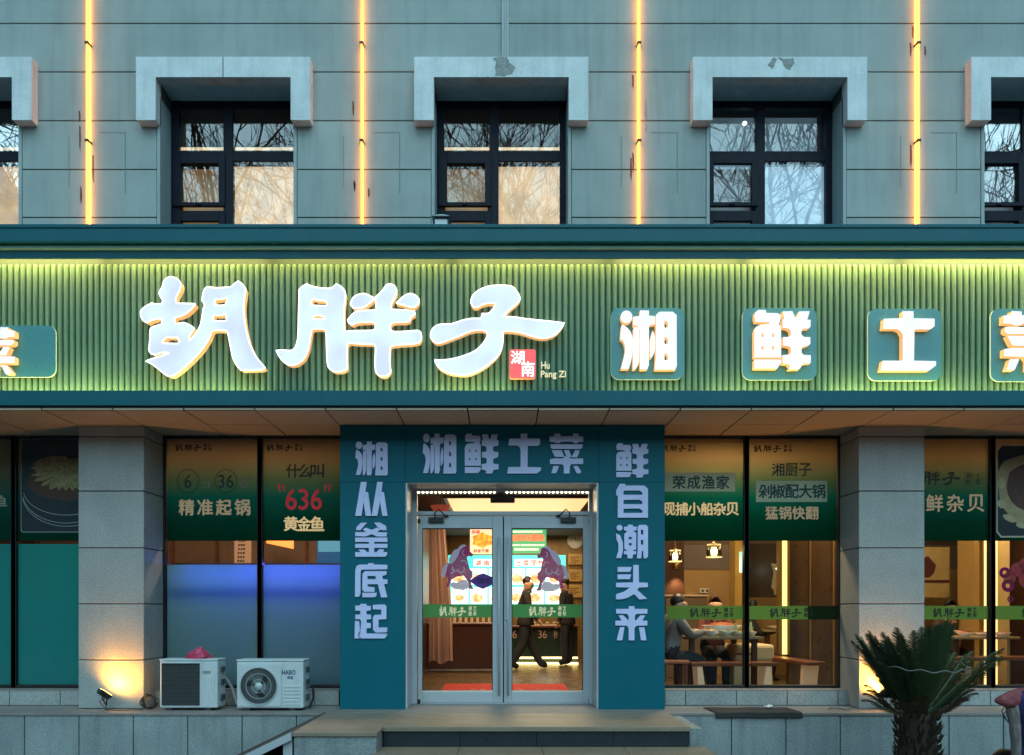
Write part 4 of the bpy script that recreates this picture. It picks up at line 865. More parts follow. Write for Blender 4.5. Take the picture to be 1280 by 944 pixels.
b.add(vs, [(i*n+j, i*n+(j+1)%n, (i+1)*n+(j+1)%n, (i+1)*n+j) for i in range(len(prof)-1) for j in range(n)]+[tuple(range(n))]); b.build('bag', M('pink_plastic', (.50,.035,.10), .35, var=.3, vs=12), pb)
m_flood = emit_mat('flood_face', (1,.62,.12), 6)
def flood(x, y, yaw, tilt, label, e=9):
    a = thing('floodlight', label, 'floodlight', (x, y, ZF), 'floodlights at the pillar feet')
    m = Matrix.Rotation(yaw,3,'Z') @ Matrix.Rotation(tilt,3,'X')       # local -Y is the back, +Y the lit face
    c = Vector((x, y, ZF+.185))
    h = MB().obox(c, .17, .035, .125, m)
    for i in range(7): h.obox(c+m@Vector((-.07+i*.0235,-.026,0)), .006, .018, .11, m)
    h.build('housing', m_plastic, a, bevel=.003)
    MB().obox(c+m@Vector((0,.0195,0)), .15, .003, .105, m).build('lit_face', m_flood, a)
    k = MB()
    ax = m@Vector((1,0,0)); k.tube([c+ax*.088, c+ax*.094-Vector((0,0,.06)), (x+.02,y,ZF+.055), c-ax*.094-Vector((0,0,.06)), c-ax*.088], .007, 6); k.build('bracket', m_cable, a)
    MB().box(x-.05, x+.05, y-.04, y+.04, ZF+.0005, ZF+.012).tube([(x,y,ZF+.012),(x+.02,y,ZF+.06)], .012, 8).build('base', M('lamp_base', (.25,.23,.18), .5), a)
    MB().tube([c+m@Vector((0,-.03,-.04)), (x-.03,y-.05,ZF+.1), (x+.05,y-.06,ZF+.02), (x+.15,y-.02,ZF+.008), (x+.4,y+.03,ZF+.007)], .005, 5).build('lead', m_cable, a)
    l = bpy.data.lights.new('flood_beam', 'SPOT'); l.energy = e; l.color = (1,.38,.035); l.spot_size = R(176); l.spot_blend = 1; l.shadow_soft_size = .04
    o = bpy.data.objects.new('flood_beam', l); C.objects.link(o); o.location = c+m@Vector((0,.05,0))-ORG[a.name]; o.parent = a
    o.rotation_euler = (m @ Vector((0,1,0))).to_track_quat('-Z','Y').to_euler()
flood(PX(131,8.24), 8.235, R(-50), R(52), 'small floodlight shining on the pillar beside the older outdoor unit', 23)
flood(PX(1108,8.26), 8.25, R(10), R(52), 'small floodlight shining on the pillar half hidden behind the palm', 32)
# loose things
co = thing('cable_coil', 'tangled coil of black cable between the pillar and the older outdoor unit', 'cable', (PX(186,8.33), 8.33, ZF))
random.seed(11); pts = []
for i in range(60):
    a = i*.62; pts.append((PX(186,8.33)+(.075+.02*math.sin(i*.7))*math.cos(a), 8.33+.03*math.sin(i*.37), ZF+.085+(.075+.015*math.cos(i))*math.sin(a)))
MB().tube([(p[0],p[1],max(p[2],ZF+.007)) for p in pts], .0065, 5).build('coil', m_cable, co)
c2 = thing('loose_cable', 'pale grey cable lying loose on the terrace at the foot of the floodlit pillar', 'cable', (PX(1060,8.3), 8.3, ZF))
pts = [(PX(1036+i*3.2,8.3), 8.3+.05*math.sin(i*.8)+.02*math.sin(i*2.1), ZF+.008+.012*abs(math.sin(i*.55))) for i in range(22)]
MB().tube(pts, .007, 6).build('cable', M('grey_cable', (.16,.17,.17), .5), c2)
mt = thing('doormat', 'dark rubber mat lying over the terrace edge under the dining room windows', 'mat', (PX(938,8.3), 8.3, ZF))
a = MB(); xa, xb = 2.21, 3.12
vs = []; row = [(8.45,ZF+.004),(8.25,ZF+.005),(8.06,ZF+.005),(8.05,ZF-.002),(8.047,ZF-.052)]
for k, (yy, zz) in enumerate(row):
    for i in range(9): t_ = i/8; vs.append((xa+(xb-xa)*t_+.03*k/4, yy, zz+.002*math.sin(i*1.7+k)))
n0 = len(vs); vs += [(p[0], p[1]-(.006 if i >= 27 else 0), p[2]+.006) for i, p in enumerate(vs)]
fs = []
for k in range(4):
    for i in range(8): q = k*9+i; fs += [(q,q+1,q+10,q+9),(n0+q,n0+q+9,n0+q+10,n0+q+1)]
for i in range(8): fs += [(i,i+n0,i+1+n0,i+1),(36+i,36+i+1,36+i+1+n0,36+i+n0)]
for k in range(4): fs += [(k*9,k*9+9,k*9+9+n0,k*9+n0),(k*9+8,k*9+8+n0,k*9+17+n0,k*9+17)]
a.add(vs, fs).build('mat', M('rubber_mat', (.035,.033,.034), .85, var=.3, vs=20, bump=.5, bs=160), mt)
ts = thing('paper_scrap', 'crumpled white paper scrap on the dark rubber mat', 'litter', (PX(961,8.35), 8.35, ZF+.012))
bm_ = bmesh.new(); bmesh.ops.create_icosphere(bm_, subdivisions=2, radius=.03); random.seed(4)
b = MB(); b.add([(PX(961,8.35)+v.co.x*1.7*random.uniform(.6,1.3), 8.35+v.co.y*random.uniform(.6,1.3), ZF+.013+max(0,.018+v.co.z*.7*random.uniform(.5,1.3))) for v in bm_.verts], [tuple(v.index for v in f.verts) for f in bm_.faces]); bm_.free(); b.build('scrap', m_china, ts)
#PART4
# ------------------------------------------------------------------ lobby
m_warm = emit_mat('warm_panel', (1,.66,.33), 2.2)
lp = thing('ceiling_lamp', 'large cream luminous ceiling panel of the lobby seen through the transom', 'ceiling light', (.3, 12.5, ZL_))
MB().box(-.79, 1.25, 10.9, 14.2, ZL_-.03, ZL_-.0005).build('diffuser', emit_mat('cream_diffuser', (1,.64,.28), .62), lp)
MB().box(-.84, -.7905, 10.85, 14.25, ZL_-.045, ZL_-.0005).box(-.79, 1.25, 10.85, 10.899, ZL_-.045, ZL_-.0005).build('rim', m_slat, lp)
# area lights below the panel and farther back in the lobby
area_light('lobby_light', (.3, 12.4, ZL_-.06), 1.9, 3.0, 48, (1,.72,.42), (0,0,0), lp)
area_light('lobby_light', (.6, 15.6, ZL_-.06), 2.4, 1.2, 34, (1,.74,.46), (0,0,0), lp)
ct = thing('counter', 'brown panelled counter inside the lobby with slatted top edge', 'counter', (-.6, 13.2, ZF))
MB().box(-1.29, .05, 13.2, 13.75, ZF+.06, ZR(-.26)).build('body', m_brown, ct, bevel=.005)
MB().box(-1.29, .07, 13.17, 13.78, ZR(-.2595), ZR(-.235)).build('top', m_wood, ct, bevel=.004)
b = MB()
for i in range(13): b.box(-1.25+.1*i, -1.21+.1*i, 13.22, 13.4, ZR(-.234), ZR(-.13))
b.build('menu_slat', m_tan, ct)
gc = thing('service_counter', 'dark green service counter with pale 6 and 36 and glowing base', 'counter', (.9, 15.3, ZF))
m_green = M('green_panel', (.012,.035,.022), .4, var=.2, vs=4)
MB().box(.1, 1.5, 15.3, 15.9, ZF+.14, ZR(-.36)).box(.1, 1.5, 15.34, 15.9, ZF, ZF+.14).build('body', m_green, gc)
MB().box(.08, 1.52, 15.2, 15.92, ZR(-.3595), ZR(-.325)).build('top', m_wood, gc, bevel=.005)
MB().box(.1, 1.5, 15.29, 15.338, ZF+.105, ZF+.1395).box(.1, 1.5, 15.2, 15.339, ZF+.001, ZF+.03).build('base_light', emit_mat('base_glow', (1,.72,.25), 2.5), gc)
b = MB(); tx(b, '6', 640.5, 646, 788, 798, 15.293, .01); tx(b, '36', 673, 683.5, 788, 798, 15.293, .01); tx(b, '秒', 692, 697, 788, 798, 15.293, .01); b.build('lettering', M('pink_number', (.62,.42,.38), .5), gc)
g = MB()
for px in (667.5, 688): x = PX(px,15.29); g.box(x-.004, x+.004, 15.292, 15.2995, ZF+.14, ZR(-.37))
g.build('panel_seam', m_gap, gc)
for i, px in enumerate((668, 676, 684.5, 693)):
    x = PX(px,15.35); t = thing('food_tray', 'small wooden tray of food on the green service counter', 'tray', (x, 15.4, ZR(-.325)), 'trays on the service counter')
    MB().box(x-.06, x+.06, 15.32, 15.5, ZR(-.3245), ZR(-.30)).build('tray', m_tan, t, bevel=.004)
    MB().lathe((x, 15.41, ZR(-.2995)), [(.05,0),(.055,.02),(.03,.05),(.001,.06)], 10).build('food', food_b, t, smooth=True)
# illuminated menu boards
m_tealb = emit_mat('menu_teal', (.05,.75,.62), .75); m_cell = emit_mat('menu_cell', (.92,1,.95), .95); m_dish = emit_mat('menu_dish', (1,.22,.06), .8, var=.7, vs=14, col2=(.95,.65,.3)); m_mred = emit_mat('menu_red', (.85,.06,.04), .7); m_mtext = emit_mat('menu_green', (.10,.45,.33), .6)
mb_ = thing('menu_board', 'wide backlit turquoise menu board of white cells with red dishes on the lobby back wall', 'menu board', (.1, 16.9, ZR(.1)))
D = 16.92
MB().box(PX(560,D), PX(707,D), D, D+.035, PZ(757,D), PZ(694,D)).build('panel', m_tealb, mb_)
c = MB(); cells = []
for r, (a, b) in enumerate(((711,731),(734,755))):
    for k in range(6):
        u = 564+k*23.6; cells.append((u, a, b)); c.box(PX(u,D), PX(u+21.4,D), D-.004, D-.0005, PZ(b,D), PZ(a,D))
c.box(PX(592,D), PX(635,D), D-.004, D-.0005, PZ(708,D), PZ(699,D)).box(PX(643,D), PX(700,D), D-.004, D-.0005, PZ(708,D), PZ(699,D))
c.build('menu_cell', m_cell, mb_)
random.seed(9); dz = MB(); tl = MB()
for (u, a, b) in cells:
    rx, ry = random.uniform(6,9), random.uniform(4.5,6.5); cx_, cy_ = u+10.7+random.uniform(-2,2), b-7.5
    dz.flat(join([smooth([(PX(cx_+rx*math.cos(R(q))*random.uniform(.8,1.1),D), PZ(cy_+ry*math.sin(R(q))*random.uniform(.8,1.1),D)) for q in range(0,360,36)],1)]), D-.0055, None)
    for k in range(3): w_ = random.uniform(8,16); tl.box(PX(u+2,D), PX(u+2+w_,D), D-.0055, D-.0042, PZ(a+3.2+k*2.4,D), PZ(a+2+k*2.4,D))
dz.build('dish_picture', m_dish, mb_); tl.build('text_line', m_mtext, mb_)
t = MB(); spaced(t, '湖南土菜', 594, 633, 700, 707.5, D-.006, .03); spaced(t, '土菜现炒现做', 645, 698, 700, 707.5, D-.006, .03); t.build('red_title', m_mred, mb_)
D = 15.0
hs_ = thing('dish_sign', 'square lit orange picture sign of a dish hanging above the menu board', 'hanging sign', (PX(602,D), D, PZ(692,D)))
MB().box(PX(587.5,D), PX(617.5,D), D, D+.06, PZ(692.5,D), PZ(661,D)).build('box', emit_mat('sign_cream', (1,.62,.36), .75), hs_)
MB().flat(join([smooth([(PX(603+13*math.cos(R(q))*(1.12 if q%60 else .88),D), PZ(675.5+9.5*math.sin(R(q))*(1.1 if q%60 else .85),D)) for q in range(0,360,30)],1)]), D-.004, None).build('dish_picture', emit_mat('sign_dish', (1,.42,.03), .9, var=.7, vs=12, col2=(.55,.10,.01)), hs_)
t = MB(); spaced(t, '剁椒', 589.5, 600, 662.5, 667.5, D-.006, .03); spaced(t, '鲜香开胃', 592, 611, 686.5, 691, D-.006, .03); t.build('lettering', m_mred, hs_)
gs = thing('promotion_sign', 'lit green sign with red and cream lines hanging above the menu board', 'hanging sign', (PX(661,D), D, PZ(692,D)))
MB().box(PX(630,D), PX(683,D), D, D+.06, PZ(691.5,D), PZ(661,D)).build('box', emit_mat('sign_green', (.05,.42,.16), .6), gs)
t = MB(); spaced(t, '油鲜味最美', 638, 681, 667.5, 677, D-.005, .03); t.build('red_line', emit_mat('sign_red', (1,.13,.05), 1), gs)
t = MB()
random.seed(2)
for py, x0_, x1_, hh in ((663.5,641,676,2.4),(680.5,638,648,2),(680.5,651,680,2),(685.5,643,671,2.6)):
    x = x0_
    while x < x1_: w_ = random.uniform(1.5,2.6); t.box(PX(x,D), PX(x+w_,D), D-.005, D-.001, PZ(py+hh,D), PZ(py,D)); x += w_+.6
t.build('text_line', emit_mat('sign_cream_text', (1,.95,.6), .9), gs)
for i, (a, b, lab_) in enumerate(((692,706,'gold certificate plaque just under the oval clock on the lobby wall'),(712,727,'gold certificate plaque in the middle of the column on the lobby wall'),(731,747,'gold certificate plaque lowest in the column on the lobby wall'))):
    D = 16.9; f = thing('certificate', lab_, 'certificate', (PX(717,D), D, PZ(b,D)), 'certificates on the lobby wall')
    MB().box(PX(710.5,D), PX(728.5,D), D, D+.03, PZ(b,D), PZ(a,D)).build('frame', M('certificate_gold', (.50,.32,.10), .35, metal=.4), f, bevel=.006)
    k = MB()
    for q in range(4): k.box(PX(713,D), PX(724-(q%2)*4,D), D-.003, D-.0005, PZ(a+5+q*2.4,D), PZ(a+4+q*2.4,D))
    k.build('text_line', m_wood, f)
D = 16.9; ck = thing('wall_clock', 'pale oval clock on the lobby wall above the certificates', 'clock', (PX(719,D), D, PZ(676,D)))
MB().lathe((PX(719,D), D-.01, PZ(676,D)), [(.16,0),(.18,.012),(.18,.04)], 30, axis='Y').build('face', m_china, ck)
k = MB(); k.box(PX(719,D)-.006, PX(719,D)+.006, D-.016, D-.011, PZ(676,D), PZ(676,D)+.1).box(PX(719,D), PX(719,D)+.08, D-.0165, D-.0115, PZ(676,D)-.005, PZ(676,D)+.006); k.build('hand', m_black, ck)
rm = thing('entrance_mat', 'bright red welcome mat inside the glass doors', 'mat', (.03, 10.5, ZF))
MB().box(-.82, .89, 9.95, 11.1, ZF+.0005, ZF+.012).build('mat', m_red, rm, bevel=.004)
k = MB(); zz = ZF+.0135
random.seed(6)
for x in (-.42,-.30,.22,.46,.56,.66):
    for q in range(4): u = x+random.uniform(-.03,.03); v = 10.2+random.uniform(0,.2); k.box(u, u+random.uniform(.02,.06), v, v+.02, ZF+.0125, zz)
k.build('motif', M('mat_gold', (.7,.5,.3), .7), rm)
cu = thing('curtain', 'long pale peach curtain hanging by the lobby counter', 'curtain', (-.95, 12.6, ZF))
vs = []; n = 40; x0_, x1_ = PX(536,12.6), PX(566,12.6)
for k, zz in enumerate((ZF+.22, ZF+1.0, ZF+1.6, ZL_-.02)):
    for i in range(n+1):
        t_ = i/n; a = x0_+(x1_-x0_)*t_*(1, .97, .85, .62)[k]; vs.append((a, 12.6+.03*math.sin(t_*26+k*.4)+.012*math.sin(t_*61), zz+(.03*math.sin(t_*9) if k == 0 else 0)))
MB().add(vs, [(k*(n+1)+i, k*(n+1)+i+1, (k+1)*(n+1)+i+1, (k+1)*(n+1)+i) for k in range(3) for i in range(n)]).build('cloth', film_mat('peach_cloth', col=(.62,.42,.36), trans=.4), cu, smooth=True)
wf = MB(); wp = thing('wall_picture', 'pair of dark framed panels on the side wall of the lobby', 'picture', (XL, 11.6, ZR(.6)))
for a, b in ((10.95,11.45),(11.6,12.2)):
    MB().box(XL+.0005, XL+.02, a, b, ZR(.02), ZR(1.25)).build('panel', M('peach_panel', (.60,.34,.20), .4, var=.2), wp); f = MB(); f.box(XL+.0005, XL+.03, a-.04, a-.001, ZR(0), ZR(1.3)).box(XL+.0005, XL+.03, b+.001, b+.04, ZR(0), ZR(1.3)).box(XL+.0005, XL+.03, a-.001, b+.001, ZR(.66), ZR(.71)); f.build('frame', m_brown, wp)
bw = thing('red_bowl_lamp', 'shallow red bowl lamp hanging just behind the transom', 'lamp', (PX(551,10), 10, ZR(1.26)))
MB().lathe((PX(551,10), 10, PZ(641,10)), [(.02,0),(.10,.03),(.135,.085),(.13,.09)], 20, close=False).build('shade', M('red_shade', (.55,.10,.05), .4, emis=.15), bw, smooth=True)
MB().tube([(PX(551,10),10,PZ(641,10)+.08),(PX(551,10),10,ZL_)], .006, 6).build('cord', m_cable, bw)

# ------------------------------------------------------------------ dining room
DR = [(2.6,10.0,40),(5.0,10.6,20),(6.7,10.2,26),(3.6,12.0,7)]
for i, (x, y, e) in enumerate(DR):
    dl = thing('ceiling_light', 'flat warm ceiling light of the dining room hidden above the window film', 'ceiling light', (x, y, ZI_), 'dining room ceiling lights')
    MB().box(x-.3, x+.3, y-.3, y+.3, ZI_-.05, ZI_-.0005).build('diffuser', emit_mat('diffuser', (1,.7,.36), 1.2), dl)
    area_light('ceiling_glow', (x, y, ZI_-.07), .6, .6, e, (1,.72,.40), (0,0,0), dl)
for i, (x, y, e) in enumerate(((-2.6,10.3,26),(-4.4,10.3,16),(-6.4,10.2,6))):
    dl = thing('ceiling_light', 'flat warm ceiling light of the side room hidden above the window film', 'ceiling light', (x, y, ZI_), 'side room ceiling lights')
    MB().box(x-.25, x+.25, y-.25, y+.25, ZI_-.05, ZI_-.0005).build('diffuser', emit_mat('diffuser', (1,.7,.4), 1.0), dl)
    area_light('ceiling_glow', (x, y, ZI_-.07), .5, .5, e, (1,.72,.46), (0,0,0), dl)
# blue strip behind the frosted film
bs = thing('blue_light_strip', 'blue violet light strip glowing through the top of the frosted film', 'light strip', (-2.8, 9.0, PZ(710,DG)))
MB().box(-3.75, -1.83, 9.145, 9.165, PZ(706,9.06)-.02, PZ(706,9.06)).build('tube', emit_mat('blue_tube', (.10,.10,1), 5), bs)
MB().box(-3.95, -1.80, 9.17, 9.19, PZ(711,9.17), PZ(704,9.17)).build('channel', m_brown, bs)
area_light('blue_glow', (-2.42, 9.12, PZ(707,9.12)), 1.2, .04, 4.6, (.13,.08,1), (R(-26),0,0), bs)
area_light('blue_glow', (-3.35, 9.12, PZ(709,9.12)), .7, .04, 1.7, (.07,.12,1), (R(-26),0,0), bs)
# backing wall low behind the film gives the frosted panes their dull blue body
struct(MB().box(-7.5, -1.42, 9.55, 9.6, ZF, ZR(.32)).build('low_partition', M('partition', (.10,.14,.16), .7)))
os_ = thing('orange_sign', 'bright orange sign board inside the side room above the blue glow', 'sign', (PX(348,11), 11, PZ(690,11)))
MB().add([(PX(333,11),11,PZ(676,11)),(PX(366,11),11,PZ(672,11)),(PX(366,11),11,PZ(686,11)),(PX(333,11),11,PZ(679,11)),(PX(333,11),11.05,PZ(676,11)),(PX(366,11),11.05,PZ(672,11)),(PX(366,11),11.05,PZ(686,11)),(PX(333,11),11.05,PZ(679,11))], [(0,1,2,3),(7,6,5,4),(0,4,5,1),(1,5,6,2),(2,6,7,3),(3,7,4,0)]).build('board', emit_mat('orange_board', (1,.20,.02), .9), os_)
ws_ = thing('wall_screen', 'small blue lit screen in the side room beside the portal', 'screen', (PX(413,12), 12, PZ(697,12)))
MB().box(PX(396,12), PX(430,12), 12, 12.05, PZ(706,12), PZ(670,12)).build('casing', M('screen_blue', (.01,.04,.09), .3, emis=.25, ecol=(.01,.10,.25)), ws_)
MB().box(PX(398,12), PX(430,12), 11.99, 11.999, PZ(690,12), PZ(675,12)).build('display', emit_mat('screen_teal', (.01,.20,.32), .5), ws_)
hg = thing('hanging_scroll', 'pale scroll with columns of dark dots hanging in the side room', 'scroll', (PX(304,11.5), 11.5, PZ(705,11.5)))
MB().box(PX(293,11.5), PX(314,11.5), 11.5, 11.52, PZ(735,11.5), PZ(650,11.5)).build('paper', M('scroll_paper', (.42,.27,.19), .7), hg)
k = MB()
for r in range(14):
    for c_ in range(3): x = PX(297+c_*3.2-r*.25+2,11.49); z = PZ(655+r*5,11.49); k.box(x, x+.02, 11.492, 11.4995, z-.025, z)
k.build('mark', m_brown, hg)

pr = thing('pendant_lamp', 'small glass jar pendant over the table, smaller and lower than its neighbour', 'pendant lamp', (0,0,0), 'glass pendants in the dining room')
m_jar = glass_mat('jar_glass', (1,.93,.7), 1.6, .12)
m_fil = emit_mat('filament', (1,.85,.45), 9); m_brass = M('brass', (.45,.28,.08), .3, metal=.8)
m_jrim = M('jar_rim', (.8,.62,.3), .3, emis=.35, ecol=(1,.72,.3))
MB().lathe((0,0,0), [(.03,.17),(.075,.155),(.088,.12),(.092,.02),(.088,0)], 20, close=False).build('glass_jar', m_jar, pr, smooth=True)
k = MB(); k.tube([(.09*math.cos(R(i*18)), .09*math.sin(R(i*18)), 0) for i in range(21)], .006, 5, cap=False); k.tube([(.078*math.cos(R(i*18)), .078*math.sin(R(i*18)), .155) for i in range(21)], .005, 5, cap=False); k.build('jar_rim', m_jrim, pr)
MB().lathe((0,0,.03), [(.001,0),(.032,.005),(.036,.05),(.028,.085),(.001,.09)], 14).build('bulb', m_fil, pr, smooth=True)
MB().lathe((0,0,.12), [(.022,0),(.022,.06),(.01,.07)], 12).tube([(0,0,.19),(0,0,1.2)], .005, 6).build('fitting', m_brass, pr)
def pend(o, px, py, d): o.location = (PX(px,d), d, PZ(py,d)); ORG[o.name] = Vector(o.location)
pend(pr, 844, 702, 10.8)
o = dup(pr, (0,0,0), 'larger glass jar pendant hanging high over the loaded table'); pend(o, 892.5, 696.5, 9.6); o.scale = (1.05,1.05,1.0)
o = dup(pr, (0,0,0), 'glass jar pendant hanging beside the glowing yellow bar'); pend(o, 981, 705, 11.3); o.scale = (.75,.75,.8)
m_bar = emit_mat('yellow_bar', (1,.70,.17), 1.15)
yb_ = thing('light_bar', 'tall glowing yellow light bar standing on the end of the long red bench', 'light bar', (PX(980,11), 11, ZR(-.62)))
MB().box(PX(977.5,11), PX(983.7,11), 11, 11.05, PZ(818,11), PZ(668,11)).build('tube', m_bar, yb_)
MB().box(PX(973,11), PX(977.4,11), 10.99, 11.08, PZ(818,11), PZ(668,11)).box(PX(983.8,11), PX(987,11), 10.99, 11.08, PZ(818,11), PZ(668,11)).build('channel', m_brass, yb_)
pt = thing('wood_partition', 'dark wooden partition panel behind the glowing yellow bar', 'partition', (PX(1015,11.1), 11.1, ZF))
MB().box(PX(986,11.1), PX(1100,11.1), 11.10, 11.2, ZF, ZI_-.001).build('panel', M('partition_wood', (.075,.042,.018), .3, var=.4, vs=3, streak=.5), pt)
k = MB()
for px in (1012, 1041): k.box(PX(px,11.09), PX(px,11.09)+.02, 11.085, 11.0995, ZF, ZI_-.002)
k.build('batten', m_slat, pt)
gcn = thing('gold_column', 'narrow gold column with a lit green and white strip beside the window bar', 'column', (PX(925,11.6), 11.6, ZF))
MB().box(PX(919,11.6), PX(931,11.6), 11.6, 11.9, ZF, ZI_-.001).build('shaft', M('gold_panel', (.55,.34,.09), .35, var=.2, vs=3), gcn)
MB().box(PX(924.5,11.59), PX(930.5,11.59), 11.585, 11.599, PZ(716,11.6), PZ(690,11.6)).build('lit_strip', emit_mat('strip_green', (.25,.8,.5), .7, var=.9, vs=9, col2=(1,.95,.8)), gcn)
mi = thing('wall_mural', 'dark mural with a pale flower shape between the window bar and the yellow bar', 'mural', (PX(965,12.3), 12.3, ZR(.2)))
MB().box(PX(936,12.3), PX(973,12.3), 12.3, 12.35, PZ(747,12.3), PZ(680,12.3)).build('panel', M('mural_dark', (.05,.035,.022), .4, var=.4), mi)
k = MB()
k.flat(join([[(PX(a,12.29),PZ(b,12.29)) for a, b in ((964,704),(975,706),(979,715),(977,742),(968,744),(965,728),(967,716))]]), 12.292, None); k.flat(join([[(PX(968+4*math.cos(R(q)),12.29),PZ(733+4.5*math.sin(R(q)),12.29)) for q in range(0,360,30)]]), 12.288, None)
k.build('flower', M('mural_pale', (.40,.34,.22), .5, var=.6, vs=10), mi)
gl_ = thing('globe_lamp', 'small round white lamp glowing before the dark mural', 'lamp', (PX(975,11.9), 11.9, PZ(711,11.9)))
MB().lathe((PX(974.5,11.9), 11.9, PZ(711,11.9)), [(.002,-.055),(.04,-.04),(.055,0),(.04,.04),(.002,.055)], 14).build('globe', emit_mat('globe_white', (.85,1,.85), 2.6), gl_, smooth=True)
MB().tube([(PX(974.5,11.9),11.9,PZ(711,11.9)+.055),(PX(974.5,11.9),11.9,ZI_)], .005, 6).build('cord', m_brass, gl_)
sc_ = thing('wall_sconce', 'wall lamp throwing an amber pool on the dining room back wall', 'wall lamp', (PX(845,12.6), 12.6, ZR(.55)))
MB().lathe((PX(846,12.55), 12.6, PZ(712,12.6)), [(.02,.0),(.06,.02),(.07,.10),(.03,.12)], 14).build('shade', m_brass, sc_, smooth=True)
l = bpy.data.lights.new('sconce_light', 'SPOT'); l.energy = 9; l.color = (1,.78,.45); l.spot_size = R(95); l.spot_blend = .7; l.shadow_soft_size = .04
o = bpy.data.objects.new('sconce_light', l); C.objects.link(o); o.parent = sc_; o.location = (0,-.12,.02); o.rotation_euler = (R(12),0,0)
so_ = thing('wall_socket', 'pale double socket plate on the dining room wall', 'socket', (PX(881,12.66), 12.66, PZ(738,12.66)))
MB().box(PX(875,12.66), PX(886,12.66), 12.675, 12.6985, PZ(741.5,12.66), PZ(735.5,12.66)).build('plate', m_china, so_)
k = MB()
for px in (877.5, 882.7): k.box(PX(px,12.66), PX(px+2.4,12.66), 12.67, 12.6749, PZ(739.8,12.66), PZ(737,12.66))
k.build('slot', m_black, so_)
def bench(name, label, cx_, cy_, L, Wd, rot, h=.45, m=None, grp=None):
    b = thing(name, label, 'bench', (0,0,0), grp); m = m or m_wood
    MB().box(-L/2, L/2, -Wd/2, Wd/2, h-.045, h).build('seat', m, b, bevel=.008)
    for s in (-1, 1): MB().add([(s*L*.36-.05,-Wd*.34,0),(s*L*.36+.05,-Wd*.34,0),(s*L*.36+.05,Wd*.34,0),(s*L*.36-.05,Wd*.34,0),(s*L*.40-.03,-Wd*.42,h-.046),(s*L*.40+.03,-Wd*.42,h-.046),(s*L*.40+.03,Wd*.42,h-.046),(s*L*.40-.03,Wd*.42,h-.046)], [(0,3,2,1),(4,5,6,7),(0,1,5,4),(1,2,6,5),(2,3,7,6),(3,0,4,7)]).build('leg', m_tan if m is m_wood else m, b)
    b.location = (cx_, cy_, ZF); b.rotation_euler.z = rot; return b
bench('long_bench', 'long red wooden bench running back to the glowing yellow bar', 3.72, 10.1, 1.62, .24, R(-84))
bench('side_bench', 'red wooden bench lying along the shop window beside the cream pouf', 2.78, 9.32, 1.05, .26, R(2))
bench('corner_bench', 'red bench behind the window at the picture edge, below the yellow bars', 6.35, 9.6, 1.6, .3, R(3), .50)
st_ = thing('stool', 'orange topped wooden stool by the portal in the dining room', 'stool', (0,0,0))
MB().box(-.2,.2,-.17,.17,.43,.47).build('seat', M('orange_seat', (.45,.13,.05), .5), st_, bevel=.01)
for sx in (-.16,.16):
    for sy in (-.13,.13): MB().box(sx-.02,sx+.02,sy-.02,sy+.02,0,.4295).build('leg', m_wood, st_)
st_.location = (2.06, 9.42, ZF)
pf = thing('pouf', 'cream upholstered booth seat with dark strap beyond the side bench', 'booth seat', (3.25, 10.2, ZF))
MB().box(PX(918,10.2), PX(969,10.2), 10.2, 10.7, PZ(827,10.2), PZ(806,10.2)).build('cushion', m_cream, pf, bevel=.04)
MB().box(PX(918,10.2), PX(952,10.2), 10.22, 10.7, ZF, PZ(829,10.2)).build('base', m_cream, pf, bevel=.01)
MB().box(PX(919,10.2), PX(943,10.2), 10.192, 10.2, PZ(818.5,10.2), PZ(816.5,10.2)).build('strap', m_wood, pf)
bo_ = thing('booth_back', 'pale topped booth partition along the dining room back wall', 'booth', (2.6, 12.3, ZF))
MB().box(PX(832,12.2), PX(884,12.2), 12.2, 12.35, ZF, PZ(745.5,12.2)).build('back', M('booth_grey', (.18,.13,.08), .6), bo_, bevel=.01); MB().box(PX(831,12.2), PX(885,12.2), 12.17, 12.38, PZ(745.4,12.2), PZ(743.5,12.2)).build('top_rail', m_tan, bo_)
def table(label, x0, x1, y0, y1, h, m, name='dining_table'):
    t = thing(name, label, 'table', ((x0+x1)/2, (y0+y1)/2, ZF))
    MB().box(x0, x1, y0, y1, ZF+h-.035, ZF+h).build('top', m, t, bevel=.006)
    for x in (x0+.08, x1-.08):
        for y in (y0+.08, y1-.08): MB().box(x-.03, x+.03, y-.03, y+.03, ZF, ZF+h-.0355).build('leg', m_brown, t)
    return t
m_top = M('table_top', (.40,.30,.18), .25, var=.3, vs=4)
table('dining table loaded with bowls and plates behind the window', 2.28, 3.22, 9.5, 10.5, .75, m_top)
table('small table with a white plate behind the glowing yellow bar', 3.95, 4.9, 11.6, 12.3, .78, m_top)
table('table with plates glimpsed through the palm fronds', 6.05, 6.95, 10.3, 11.1, .72, m_top)
m_food = M('red_food', (.42,.10,.03), .5, var=.7, vs=30); m_greens = M('green_food', (.12,.22,.05), .5, var=.5, vs=30); m_soup = M('amber_food', (.60,.34,.10), .3, var=.4, vs=20)
def dish(x, y, z, r, h, label, m, grp):
    d = thing('food_bowl', label, 'bowl', (x, y, z), grp)
    MB().lathe((x,y,z+.0005), [(r*.5,0),(r*.55,h*.1),(r,h),(r*.95,h),(r*.5,h*.2),(.001,h*.2)], 20).build('bowl', m_china, d, smooth=True)
    MB().lathe((x,y,z+h*.25), [(r*.6,0),(r*.85,h*.62),(r*.5,h*.95),(.001,h*1.1)], 14).build('food', m, d, smooth=True)
zt_ = ZF+.75; random.seed(8)
GT = 'bowls and plates on the loaded table'
big = 'wide white platter of food raised at the middle of the loaded table'
dish(2.85, 10.0, zt_, .26, .13, big, m_food, None)
